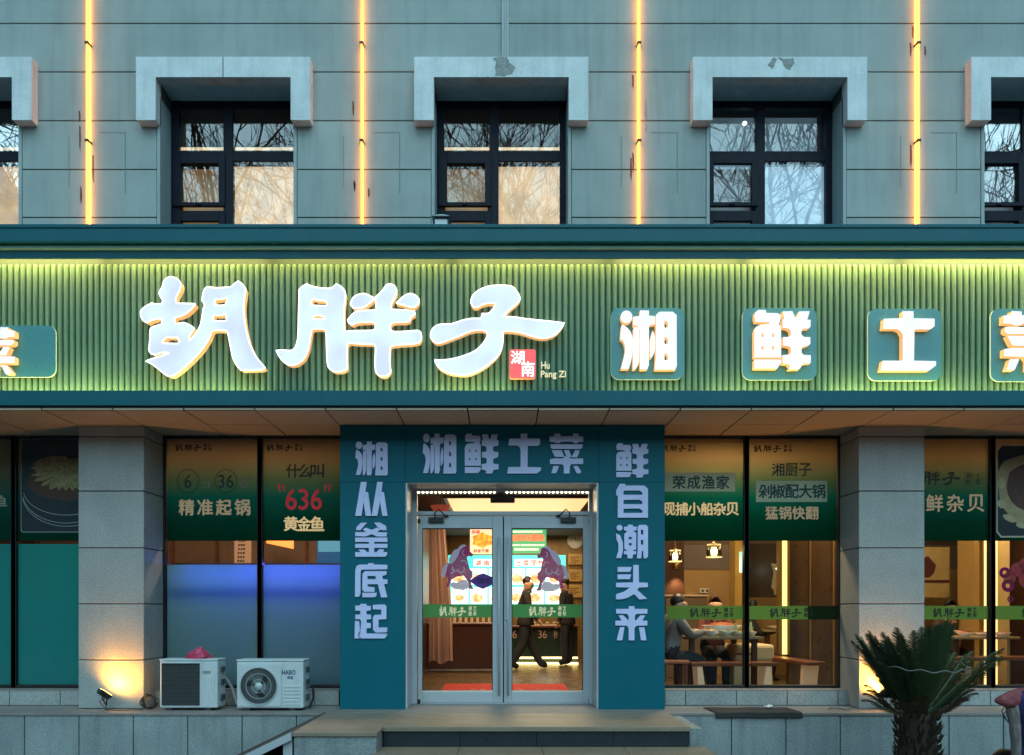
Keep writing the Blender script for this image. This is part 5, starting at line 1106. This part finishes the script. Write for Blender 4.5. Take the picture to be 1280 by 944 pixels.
for (x, y, r, h, m) in ((2.45,9.75,.13,.05,m_soup),(2.62,9.62,.08,.07,m_soup),(2.80,9.62,.09,.06,m_greens),(2.98,9.62,.08,.05,m_greens),(3.12,9.66,.08,.055,m_soup),(3.05,9.95,.12,.06,m_food),(2.5,10.1,.12,.06,m_food),(2.7,9.85,.10,.05,m_greens)):
    dish(x, y, zt_, r, h, 'small white bowl of food near the front of the loaded table', m, GT)
m_cup = M('pale_cup', (.62,.60,.52), .25)
for (x, y) in ((2.38,9.6),(2.56,9.56),(2.72,9.53),(2.89,9.55),(3.06,9.54),(3.16,9.9),(2.36,10.0)):
    d = thing('cup', 'small pale cup along the near edge of the loaded table', 'cup', (x, y, zt_), 'cups on the loaded table')
    MB().lathe((x,y,zt_+.0005), [(.022,0),(.032,.06),(.034,.075),(.029,.074),(.02,.008)], 14).build('body', m_cup, d, smooth=True); MB().lathe((x,y,zt_+.05), [(.001,0),(.027,.001),(.001,.002)], 12).build('tea', m_soup, d)
for x, y, lab_ in ((2.93,9.66,'greenish glass bottle among the bowls near the middle of the loaded table'),(3.17,9.8,'pale bottle at the end of the loaded table by the window bar')):
    bt = thing('glass_bottle', lab_, 'bottle', (x, y, zt_)); MB().lathe((x,y,zt_+.0005), [(.03,0),(.033,.01),(.033,.10),(.014,.14),(.014,.175)], 14).build('glass', M('bottle_glass', (.35,.42,.22), .15), bt, smooth=True); MB().lathe((x,y,zt_+.176), [(.016,0),(.016,.012)], 12).build('cap', m_brass, bt)
dish(4.2, 11.75, ZF+.78, .16, .05, 'white plate of food on the small table behind the yellow bar', m_soup, None)
for x in (6.3, 6.55, 6.8): dish(x, 10.45, ZF+.72, .11, .05, 'white bowl of food on the table glimpsed through the palm', m_food, 'bowls beyond the palm')
# far right corner
pc = thing('wall_poster', 'tall cream poster with a dark rounded figure and a food strip, by the granite pillar', 'poster', (6.75, 12.1, ZR(.2)))
MB().box(PX(1150,12.1), PX(1187,12.1), 12.1, 12.13, PZ(747,12.1), PZ(684,12.1)).build('sheet', M('poster_cream', (.55,.40,.16), .5, var=.3), pc)
k = MB(); k.flat(join([smooth([(PX(a,12.09),PZ(b,12.09)) for a, b in ((1150,700),(1160,695),(1170,706),(1168,716),(1162,722),(1150,722))],1)]), 12.094, None); k.box(PX(1150,12.09), PX(1187,12.09), 12.092, 12.0995, PZ(728.5,12.09), PZ(725,12.09)); k.build('figure', M('poster_maroon', (.09,.02,.02), .5), pc)
for (a, b, lab_) in ((1229.5,1236,'yellow light bar just beside the window bar of the picture edge bay'),(1243,1247,'cream light bar beyond the window bar, by the purple cloud sticker')):
    d_ = 10.6; yb2 = thing('light_bar', lab_, 'light bar', (PX(a,d_), d_, ZF)); MB().box(PX(a,d_), PX(b,d_), d_, d_+.04, ZF+.0, ZR(1.6)).build('tube', emit_mat('cream_bar', (1,.68,.24), .8), yb2); MB().box(PX(a-2,d_), PX(a,d_)-.001, d_-.01, d_+.06, ZF, ZR(1.6)).build('channel', m_brass, yb2)
cw = thing('cream_column', 'cream lit column inside the picture edge bay behind the cloud sticker', 'column', (PX(1255,10.8), 10.8, ZF))
MB().box(PX(1248,10.8), PX(1262,10.8), 10.8, 11.2, ZF, ZI_-.001).build('shaft', M('cream_paint', (.62,.45,.20), .5, var=.2), cw)
MB().box(PX(1218,10.8), PX(1228,10.8), 10.8, 11.2, ZF, ZI_-.001).build('side_shaft', M('gold_panel2', (.40,.25,.08), .5, var=.2), cw)

# ------------------------------------------------------------------ people
def person(name, label, loc, yaw, J, cols, height=1.7, hair=m_hair, long_hair=False):
    """J: joints for a 1.7 m body facing +x; one skinned surface, coloured by limb"""
    P_ = thing(name, label, 'person', (0,0,0)); V = []; E = []; Rd = []; T = []
    def nd(p, r, t, par=None):
        V.append(Vector(p)); Rd.append(r); T.append(t)
        if par is not None: E.append((par, len(V)-1))
        return len(V)-1
    pel = nd(J['pelvis'], .155, 'top'); wa = nd(J['waist'], .145, 'top', pel); ch = nd(J['chest'], .16, 'top', wa); nb = nd(J['neck'], .066, 'skin', ch)
    hd = Vector(J['head']); h1 = nd(hd+Vector((0,0,-.04)), .092, 'skin', nb); h2 = nd(hd+Vector((-.01,0,.05)), .102, 'skin', h1)
    nd(hd+Vector((.10,0,-.02)), .018, 'skin', h1)
    for s in (-1, 1): nd(hd+Vector((-.005,s*.088,-.01)), .016, 'skin', h1)
    for s, k in ((1,'l'),(-1,'r')):
        sh = nd(J['sh_'+k], .082, 'top', ch); el = nd(J['el_'+k], .064, 'top', sh); wr = nd(J['wr_'+k], .046, 'top', el)
        d = (Vector(J['wr_'+k])-Vector(J['el_'+k])).normalized(); pm = Vector(J['wr_'+k])+d*.07; palm = nd(pm, .034, 'skin', wr)
        sd = d.cross(Vector((0,0,1))); sd = sd.normalized() if sd.length > .2 else Vector((1,0,0)); dn = d.cross(sd).normalized()
        for q, ln in ((-.026,.07),(-.009,.08),(.009,.075),(.026,.06)):
            f1 = nd(pm+sd*q+d*.04, .010, 'skin', palm); f2 = nd(pm+sd*q*1.15+d*(.04+ln*.5)-dn*.008*s, .009, 'skin', f1); nd(pm+sd*q*1.2+d*(.035+ln*.85)-dn*.025*s, .008, 'skin', f2)
        t1 = nd(pm+sd*.04-d*.02, .011, 'skin', palm); nd(pm+sd*.062+d*.02, .009, 'skin', t1)
        hp = nd(J['hip_'+k], .112, 'leg', pel); kn = nd(J['kn_'+k], .088, 'leg', hp); an = nd(J['an_'+k], .078, 'leg', kn); nd(J['to_'+k], .05, 'shoe', an)
    sc_ = height/1.7
    me = bpy.data.meshes.new(name+'_body'); me.from_pydata([v*sc_ for v in V], E, []); o = bpy.data.objects.new('body', me); C.objects.link(o)
    sm = o.modifiers.new('skin','SKIN'); lay = me.skin_vertices[0].data
    for i, r in enumerate(Rd): lay[i].radius = (r*sc_, r*sc_); lay[i].use_root = (i == 0)
    sm.use_smooth_shade = True; sb = o.modifiers.new('s','SUBSURF'); sb.levels = 2; sb.render_levels = 2
    dg = bpy.context.evaluated_depsgraph_get(); m2 = bpy.data.meshes.new_from_object(o.evaluated_get(dg)); o.modifiers.clear(); o.data = m2
    m2.materials.clear(); order = ['top','skin','leg','shoe']
    for k in order: m2.materials.append(cols[k])
    for p in m2.polygons:
        c = p.center; best = None
        for a, b in E:
            A, B = V[a]*sc_, V[b]*sc_; ab = B-A; t = max(0, min(1, (c-A).dot(ab)/max(1e-9, ab.length_squared))); dist = (c-A-ab*t).length-(Rd[a]*(1-t)+Rd[b]*t)*sc_*.6
            if best is None or dist < best[0]: best = (dist, T[b] if t > .35 else T[a])
        p.material_index = order.index(best[1]); p.use_smooth = True
    o.parent = P_; ORG[o.name] = Vector()
    H = MB(); c = (hd+Vector((-.018,0,.05)))*sc_; vs = []; fs = []; n = 16; rows = 8
    for i in range(rows+1):
        ph = math.pi*(.02+.68*i/rows)
        for j in range(n):
            th = 2*math.pi*j/n; front = max(0, math.cos(th)); r = .091*sc_*(1+.04*math.sin(5*th+i)); pp = ph*(1-.72*front)
            vs.append(c+Vector((r*1.08*math.sin(pp)*math.cos(th), r*.95*math.sin(pp)*math.sin(th), r*1.08*math.cos(pp)-(.05 if long_hair and i == rows and front < .3 else 0))))
    for i in range(rows):
        for j in range(n): fs.append((i*n+j, i*n+(j+1)%n, (i+1)*n+(j+1)%n, (i+1)*n+j))
    H.add(vs, fs+[tuple(range(n))]); ho = H.build('hair', hair, P_, smooth=True); so2 = ho.modifiers.new('s','SOLIDIFY'); so2.thickness = .012
    ey = MB()
    for s in (-1, 1): ey.lathe(((hd.x+.074)*sc_, (hd.y+s*.032)*sc_, (hd.z+.018)*sc_), [(.001,-.008),(.009,0),(.001,.008)], 8)
    ey.build('eyes', m_black, P_); mo = MB().obox(((hd.x+.079)*sc_, hd.y*sc_, (hd.z-.075)*sc_), .012, .04, .010, 0); mo.build('mouth', M('lips', (.35,.12,.10), .5), P_)
    P_.location = loc; P_.rotation_euler.z = yaw; return P_
WALK = dict(pelvis=(0,0,.93), waist=(.01,0,1.08), chest=(.02,0,1.27), neck=(.04,0,1.45), head=(.07,0,1.57), sh_l=(.02,.17,1.37), sh_r=(.02,-.17,1.37), el_l=(-.10,.21,1.12), el_r=(.08,-.21,1.12), wr_l=(-.06,.20,.88), wr_r=(.22,-.19,.93),
  hip_l=(0,.085,.88), hip_r=(0,-.085,.88), kn_l=(.10,.09,.48), kn_r=(-.02,-.09,.49), an_l=(.30,.09,.09), an_r=(-.24,-.09,.09), to_l=(.43,.10,.045), to_r=(-.11,-.10,.035))
STAND = dict(WALK, el_l=(0,.22,1.12), el_r=(.03,-.22,1.12), wr_l=(.08,.20,.88), wr_r=(.14,-.19,.90), kn_l=(.02,.09,.48), kn_r=(.0,-.09,.48), an_l=(0,.09,.08), an_r=(0,-.09,.08), to_l=(.13,.11,.04), to_r=(.13,-.11,.04))
SIT = dict(pelvis=(0,0,.54), waist=(.03,0,.70), chest=(.08,0,.90), neck=(.13,0,1.07), head=(.17,0,1.19), sh_l=(.09,.17,1.0), sh_r=(.09,-.17,1.0), el_l=(.22,.22,.80), el_r=(.22,-.22,.80), wr_l=(.42,.12,.84), wr_r=(.44,-.12,.84),
  hip_l=(.04,.10,.53), hip_r=(.04,-.10,.53), kn_l=(.42,.11,.50), kn_r=(.42,-.11,.50), an_l=(.40,.11,.09), an_r=(.40,-.11,.09), to_l=(.53,.12,.04), to_r=(.53,-.12,.04))
bl_c = dict(top=m_blackc, skin=m_skin, leg=m_jean, shoe=m_shoe)
def jacket(P_, m, sc_=1.0):
    j = MB(); prof = [(.150,1.16),(.158,1.02),(.172,.90),(.182,.80),(.176,.795),(.150,.86)]; n = 24; vs = []
    for r_, h_ in prof:
        for i in range(n): a = 2*math.pi*i/n; k = 1+.05*math.sin(a*5+h_*9)+.03*math.sin(a*9); vs.append((r_*.86*k*math.cos(a)*sc_+.01, r_*1.12*k*math.sin(a)*sc_, h_*sc_))
    j.add(vs, [(i*n+q, i*n+(q+1)%n, (i+1)*n+(q+1)%n, (i+1)*n+q) for i in range(len(prof)-1) for q in range(n)])
    o = j.build('jacket', m, None, smooth=True); o.parent = P_
    c = MB(); c.lathe((.045*sc_,0,1.43*sc_), [(.085*sc_,-.04*sc_),(.078*sc_,.03*sc_),(.07*sc_,.03*sc_)], 16, close=False); c = c.build('collar', m, None, smooth=True); c.parent = P_
_pp = person('person', 'person in dark coat and trousers striding across the lobby', (PX(656,14.1), 14.1, ZF), 0, WALK, bl_c, 1.68); m_coat = M('coat_cloth', (.035,.034,.036), .85, var=.5, vs=16); m_coat2 = M('jacket_cloth', (.028,.028,.034), .8, var=.5, vs=16); jacket(_pp, m_coat)
person('person', 'person in black standing at the service counter half hidden by the horse sticker', (PX(709,15.0), 15.0, ZF), R(150), STAND, bl_c, 1.70); jacket(bpy.data.objects['person.001'], m_coat2)
gr_c = dict(top=m_greyc, skin=m_skin, leg=m_jean, shoe=m_shoe)
person('person', 'dark haired diner in a grey jacket on the stool by the portal', (2.06, 9.62, ZF-.02), R(12), SIT, gr_c, 1.66)
person('person', 'diner with brown hair facing the window across the loaded table', (2.98, 10.9, ZF-.02), R(-92), SIT, dict(top=M('maroon_cloth', (.16,.05,.04), .9), skin=m_skin, leg=m_jean, shoe=m_shoe), 1.66, M('brown_hair', (.07,.035,.022), .5), True)
person('person', 'diner in dark clothes leaning to the small table behind the yellow bar', (3.75, 11.95, ZF-.06), R(-12), SIT, bl_c, 1.64)
person('person', 'diner with black hair seated beyond the palm by the poster', (6.55, 11.35, ZF-.05), R(-95), SIT, dict(top=M('dark_brown_cloth', (.05,.025,.018), .9), skin=m_skin, leg=m_jean, shoe=m_shoe), 1.64)

# ------------------------------------------------------------------ palm, small palm, covered scooter
random.seed(21)
m_frond = M('palm_green', (.028,.054,.016), .5, var=.5, vs=5, dark=(.5,.6,.4)); m_dry = M('dry_frond', (.10,.065,.03), .7, var=.5, vs=8)
def frond(mb, base, az, L, H, curve, mi=0, n=34, ll=.17, droop=0, wd=.0038):
    pts = []
    for i in range(n+1):
        t = i/n; out = L*(t**curve); z = H*(t-.12*t*t)-droop*max(0,t-.6)**2*3
        pts.append(Vector((base[0]+math.cos(az)*out, base[1]+math.sin(az)*out, base[2]+z)))
    mb.tube(pts[::3]+([pts[-1]] if n%3 else []), [.009*(1-.8*i/ (len(pts[::3])+1)) for i in range(len(pts[::3])+(1 if n%3 else 0))], 4, mi)
    vs = []; fs = []
    for i in range(5, n+1):
        t = i/n; p = pts[i]; d = (pts[i]-pts[i-1]).normalized(); side = d.cross(Vector((math.cos(az),math.sin(az),0)))
        side = Vector((-math.sin(az), math.cos(az), 0)); up = side.cross(d).normalized()
        l = ll*(math.sin(math.pi*min(1, .12+t*.86))**.6)*random.uniform(.85,1.1)
        for s in (-1, 1):
            for dd in (0, .33, .66):
                q = p-d*(H/n*dd); dr = (side*s*.72+d*.75+up*random.uniform(-.05,.30)).normalized(); w = d*wd
                tip = q+dr*l+Vector((0,0,-.012)); k = len(vs); mid = q+dr*l*.55+up*.006
                vs += [q-w, q+w, mid+w*.8, tip, mid-w*.8]; fs += [(k,k+1,k+2,k+3,k+4)]
    mb.add(vs, fs, mi)
pm = thing('sago_palm', 'bushy sago palm with fronds tied upright in front of the terrace', 'palm', (PX(1147,6.85), 6.85, 0))
bx_, by_ = PX(1147,6.85), 6.85; zt_ = PZ(893,6.85)
k = MB()
k.lathe((bx_,by_,-.05), [(.17,0),(.175,.2),(.16,.45),(.15,zt_+.02),(.08,zt_+.07)], 18, 0)
for i in range(330):
    a = random.uniform(0, 2*math.pi); z = random.uniform(.0, zt_+.03); r = .155
    d = Vector((math.cos(a), math.sin(a), 0)); s = Vector((-math.sin(a), math.cos(a), 0)); c = Vector((bx_,by_,z))+d*r
    L_ = random.uniform(.04,.085); k.add([c-s*.018, c+s*.018, c+d*L_*.7+Vector((0,0,L_*.9))+s*.006, c+d*L_*.75+Vector((0,0,L_))-s*.006, c+d*.03+Vector((0,0,.01))], [(0,1,2,3),(4,0,3),(1,4,2)], 0)
k.build('trunk', M('palm_trunk', (.045,.03,.018), .9, var=.6, vs=25), pm)
cr = MB()
for i in range(64):
    az = i*2.39996+random.uniform(-.2,.2); u = ((i*.618)%1)
    L_ = .16+.46*u*random.uniform(.8,1.05); H_ = .95-.36*u**1.5+random.uniform(-.06,.05)
    frond(cr, (bx_+.06*math.cos(az), by_+.06*math.sin(az), zt_-.02), az, L_, H_, 1.0-.25*u, 0, 36, .14, .04*u)
for az, L_, H_, c_ in ((R(178),.52,.78,.85),(R(2),.66,.68,.9),(R(20),.60,.66,.9),(R(165),.45,.84,.8),(R(-160),.46,.74,.8),(R(-20),.6,.72,.85)):
    frond(cr, (bx_+.05*math.cos(az), by_+.05*math.sin(az), zt_-.02), az, L_, H_, c_, 0, 36, .16, .03)
for i in range(16):
    az = random.uniform(0, 6.28); frond(cr, (bx_+.09*math.cos(az), by_+.09*math.sin(az), zt_-.03), az, random.uniform(.3,.42), random.uniform(.22,.38), .7, 1, 26, .10, .1)
cr.build('crown', [m_frond, m_dry], pm, recalc=False)
k = MB(); pts = []
for i in range(41): a = R(180+i*4.5); pts.append((bx_+.37*math.cos(a), by_+.40*math.sin(a), zt_+.46-.05*math.sin(R(i*4.5))+.01*math.sin(i)))
k.tube(pts, .0055, 5); k.build('tie_cord', M('pale_cord', (.15,.15,.14), .7), pm)
p2 = thing('young_palm', 'small low palm with a few arching fronds beside the big one', 'palm', (PX(1222,6.5), 6.5, 0))
c = MB()
for i in range(13):
    az = i*2.4+.3; frond(c, (PX(1220,6.5)+.03*math.cos(az), 6.5+.03*math.sin(az), .02), az, random.uniform(.16,.34), random.uniform(.30,.44), .8, 0, 28, .11, .12)
c.build('crown', M('young_green', (.05,.10,.025), .5, var=.5, vs=6), p2, recalc=False)
MB().lathe((PX(1220,6.5),6.5,-.05), [(.06,0),(.07,.05),(.04,.12)], 12).build('trunk', M('young_trunk', (.06,.045,.03), .9), p2)
# scooter under a quilted wind cover at the picture's edge
sx, sy = PX(1290,6.1), 6.1
scu = thing('covered_scooter', 'parked scooter under a padded pink, purple and grey wind cover', 'scooter', (sx, sy, 0))
def sheet(name, pts, th, m, bump=.022):
    """puffed quilted sheet through a grid of points"""
    rows = len(pts); cols = len(pts[0]); sub = 5; vs = []
    def lerp(a, b, t): return a+(b-a)*t
    for i in range((rows-1)*sub+1):
        for j in range((cols-1)*sub+1):
            r_, c_ = min(i//sub, rows-2), min(j//sub, cols-2); u, v = (i-r_*sub)/sub, (j-c_*sub)/sub
            p = lerp(lerp(Vector(pts[r_][c_]), Vector(pts[r_][c_+1]), v), lerp(Vector(pts[r_+1][c_]), Vector(pts[r_+1][c_+1]), v), u)
            p = p+Vector((0,-1,0))*bump*(abs(math.sin(math.pi*u))*abs(math.sin(math.pi*v))+random.uniform(-.15,.15)); vs.append(p)
    w = (cols-1)*sub+1; h = (rows-1)*sub+1
    o = MB().add(vs, [(i*w+j, i*w+j+1, (i+1)*w+j+1, (i+1)*w+j) for i in range(h-1) for j in range(w-1)]).build(name, m, scu, smooth=True)
    s = o.modifiers.new('s','SOLIDIFY'); s.thickness = th; return o
def q(px, py, d): return (PX(px,d), d, PZ(py,d))
m_pinkq = M('pink_quilt', (.30,.07,.08), .75, var=.5, vs=14, bump=.4, bs=60); m_purq = M('purple_quilt', (.035,.03,.13), .75, var=.4, vs=10, bump=.4, bs=50); m_greyq = M('grey_quilt', (.26,.22,.20), .85, var=.6, vs=28, bump=.6, bs=60)
sheet('hand_cover', [[q(1243,874,6.0),q(1256,866,5.98),q(1272,860,6.0),q(1300,858,6.1)],[q(1243,877,6.0),q(1256,876,5.94),q(1272,874,5.95),q(1300,872,6.05)],[q(1245,879,6.0),q(1258,885,5.97),q(1270,884,5.98),q(1296,886,6.05)]], .02, m_pinkq)
sheet('leg_cover', [[q(1266,868,6.02),q(1282,862,5.98),q(1310,860,6.0),q(1340,864,6.1)],[q(1268,880,6.0),q(1284,880,5.93),q(1312,882,5.93),q(1344,884,6.05)],[q(1274,906,6.0),q(1288,906,5.93),q(1316,910,5.93),q(1346,912,6.05)],[q(1274,936,6.02),q(1290,936,5.96),q(1318,938,5.96),q(1346,940,6.05)],[q(1274,985,6.05),q(1290,985,6.0),q(1318,985,6.0),q(1346,985,6.08)]], .02, m_purq)
sheet('side_flap', [[q(1256,884,6.03),q(1266,880,5.99),q(1273,878,5.98)],[q(1261,905,6.03),q(1268,903,5.985),q(1276,902,5.975)],[q(1263,930,6.04),q(1270,930,5.99),q(1277,930,5.98)],[q(1264,985,6.06),q(1270,985,6.02),q(1277,985,6.0)]], .015, m_greyq)
MB().tube([(sx-.1,6.25,.12),(sx+.0,6.2,.75),(sx-.02,6.15,.86)], .03, 8).build('steering_column', m_plastic, scu)
MB().tube([q(1250,876,6.06),(sx,6.16,.88),(sx+.45,6.2,.9)], .014, 8).build('handlebar', m_plastic, scu)
MB().lathe((sx-.02,6.35,.22), [(.2,-.05),(.225,-.03),(.225,.03),(.2,.05)], 24, axis='X').build('wheel', m_plastic, scu, smooth=True)
MB().box(sx-.06,sx+.75,6.26,6.5,.2,.34).box(sx+.35,sx+.95,6.24,6.52,.34,.74).build('body', m_grill, scu, bevel=.04)
MB().tube([q(1263,905,6.05),q(1256,898,6.02),q(1252,889,6.02),q(1256,883,6.02),q(1263,886,6.02),q(1265,895,6.03),q(1260,903,6.03),q(1254,893,6.03),q(1258,889,6.03)], .004, 5).build('brake_cable', m_cable, scu)

# ------------------------------------------------------------------ unseen block added across the street to dim low sky mirrored in the shop glass
ob = thing('low_sky_blocker', 'plain grey block across the street, added unseen to dim the low sky mirrored in the shop glass', 'building', (0, -34, 0))
MB().box(-70, 70, -46, -34, -.3, 14).build('wall', M('far_render', (.14,.14,.14), .9, var=.4, vs=.3), ob)
k = MB()
for i in range(28):
    for j in range(4): k.box(-68+i*5, -65.6+i*5, -34.02, -33.97, 1.4+j*3.2, 3.1+j*3.2)
k.build('window_glazing', M('far_glass', (.03,.04,.05), .2), ob)
# ------------------------------------------------------------------ bare street trees across the pavement (mirrored in the upper panes)
random.seed(33)
m_bark = M('bark', (.05,.042,.035), .9, var=.4, vs=8)
def tree(x, y, h, label):
    t = thing('bare_tree', label, 'tree', (x, y, 0), 'bare street trees mirrored in the windows'); tk = MB(); cr = MB()
    def grow(p, d, L_, r, depth, mb):
        n = 4; pts = [p]; q_ = p.copy(); dd = d.copy()
        for i in range(n): dd = (dd+Vector((random.uniform(-.16,.16),random.uniform(-.16,.16),random.uniform(-.03,.10)))).normalized(); q_ = q_+dd*L_/n; pts.append(q_.copy())
        mb.tube(pts, [r*(1-.5*i/n) for i in range(n+1)], 5 if depth < 2 else 3, cap=False)
        if depth >= 6 or (depth == 5 and random.random() < .6): return
        k = random.choice((3,3,4)) if depth else 5
        for j in range(k):
            i = n if j == 0 else random.choice((2,3,4)) if depth else random.choice((2,3,3,4)); a = random.uniform(0,6.28); sp = random.uniform(.35,.9) if depth else random.uniform(.4,.7)
            o = dd.orthogonal().normalized(); o = (Matrix.Rotation(a,3,dd)@o)
            grow(pts[i], (dd*math.cos(sp)+o*math.sin(sp)+Vector((0,0,.15))).normalized(), L_*random.uniform(.58,.76), max(.015, r*.55), depth+1, cr)
    grow(Vector((x,y,-.1)), Vector((0,0,1)), h*.40, .17, 0, tk)
    tk.build('trunk', m_bark, t, recalc=False); cr.build('crown', m_bark, t, recalc=False)
for i, (x, y, h) in enumerate(((-7.5,-3.5,17),(-.5,-4.2,18),(7.2,-3.6,17),(-13,-4.5,16),(3.4,-9.5,20),(-4.2,-10,20),(13,-4,17))): tree(x, y, h, 'tall bare street tree mirrored in the upper windows')
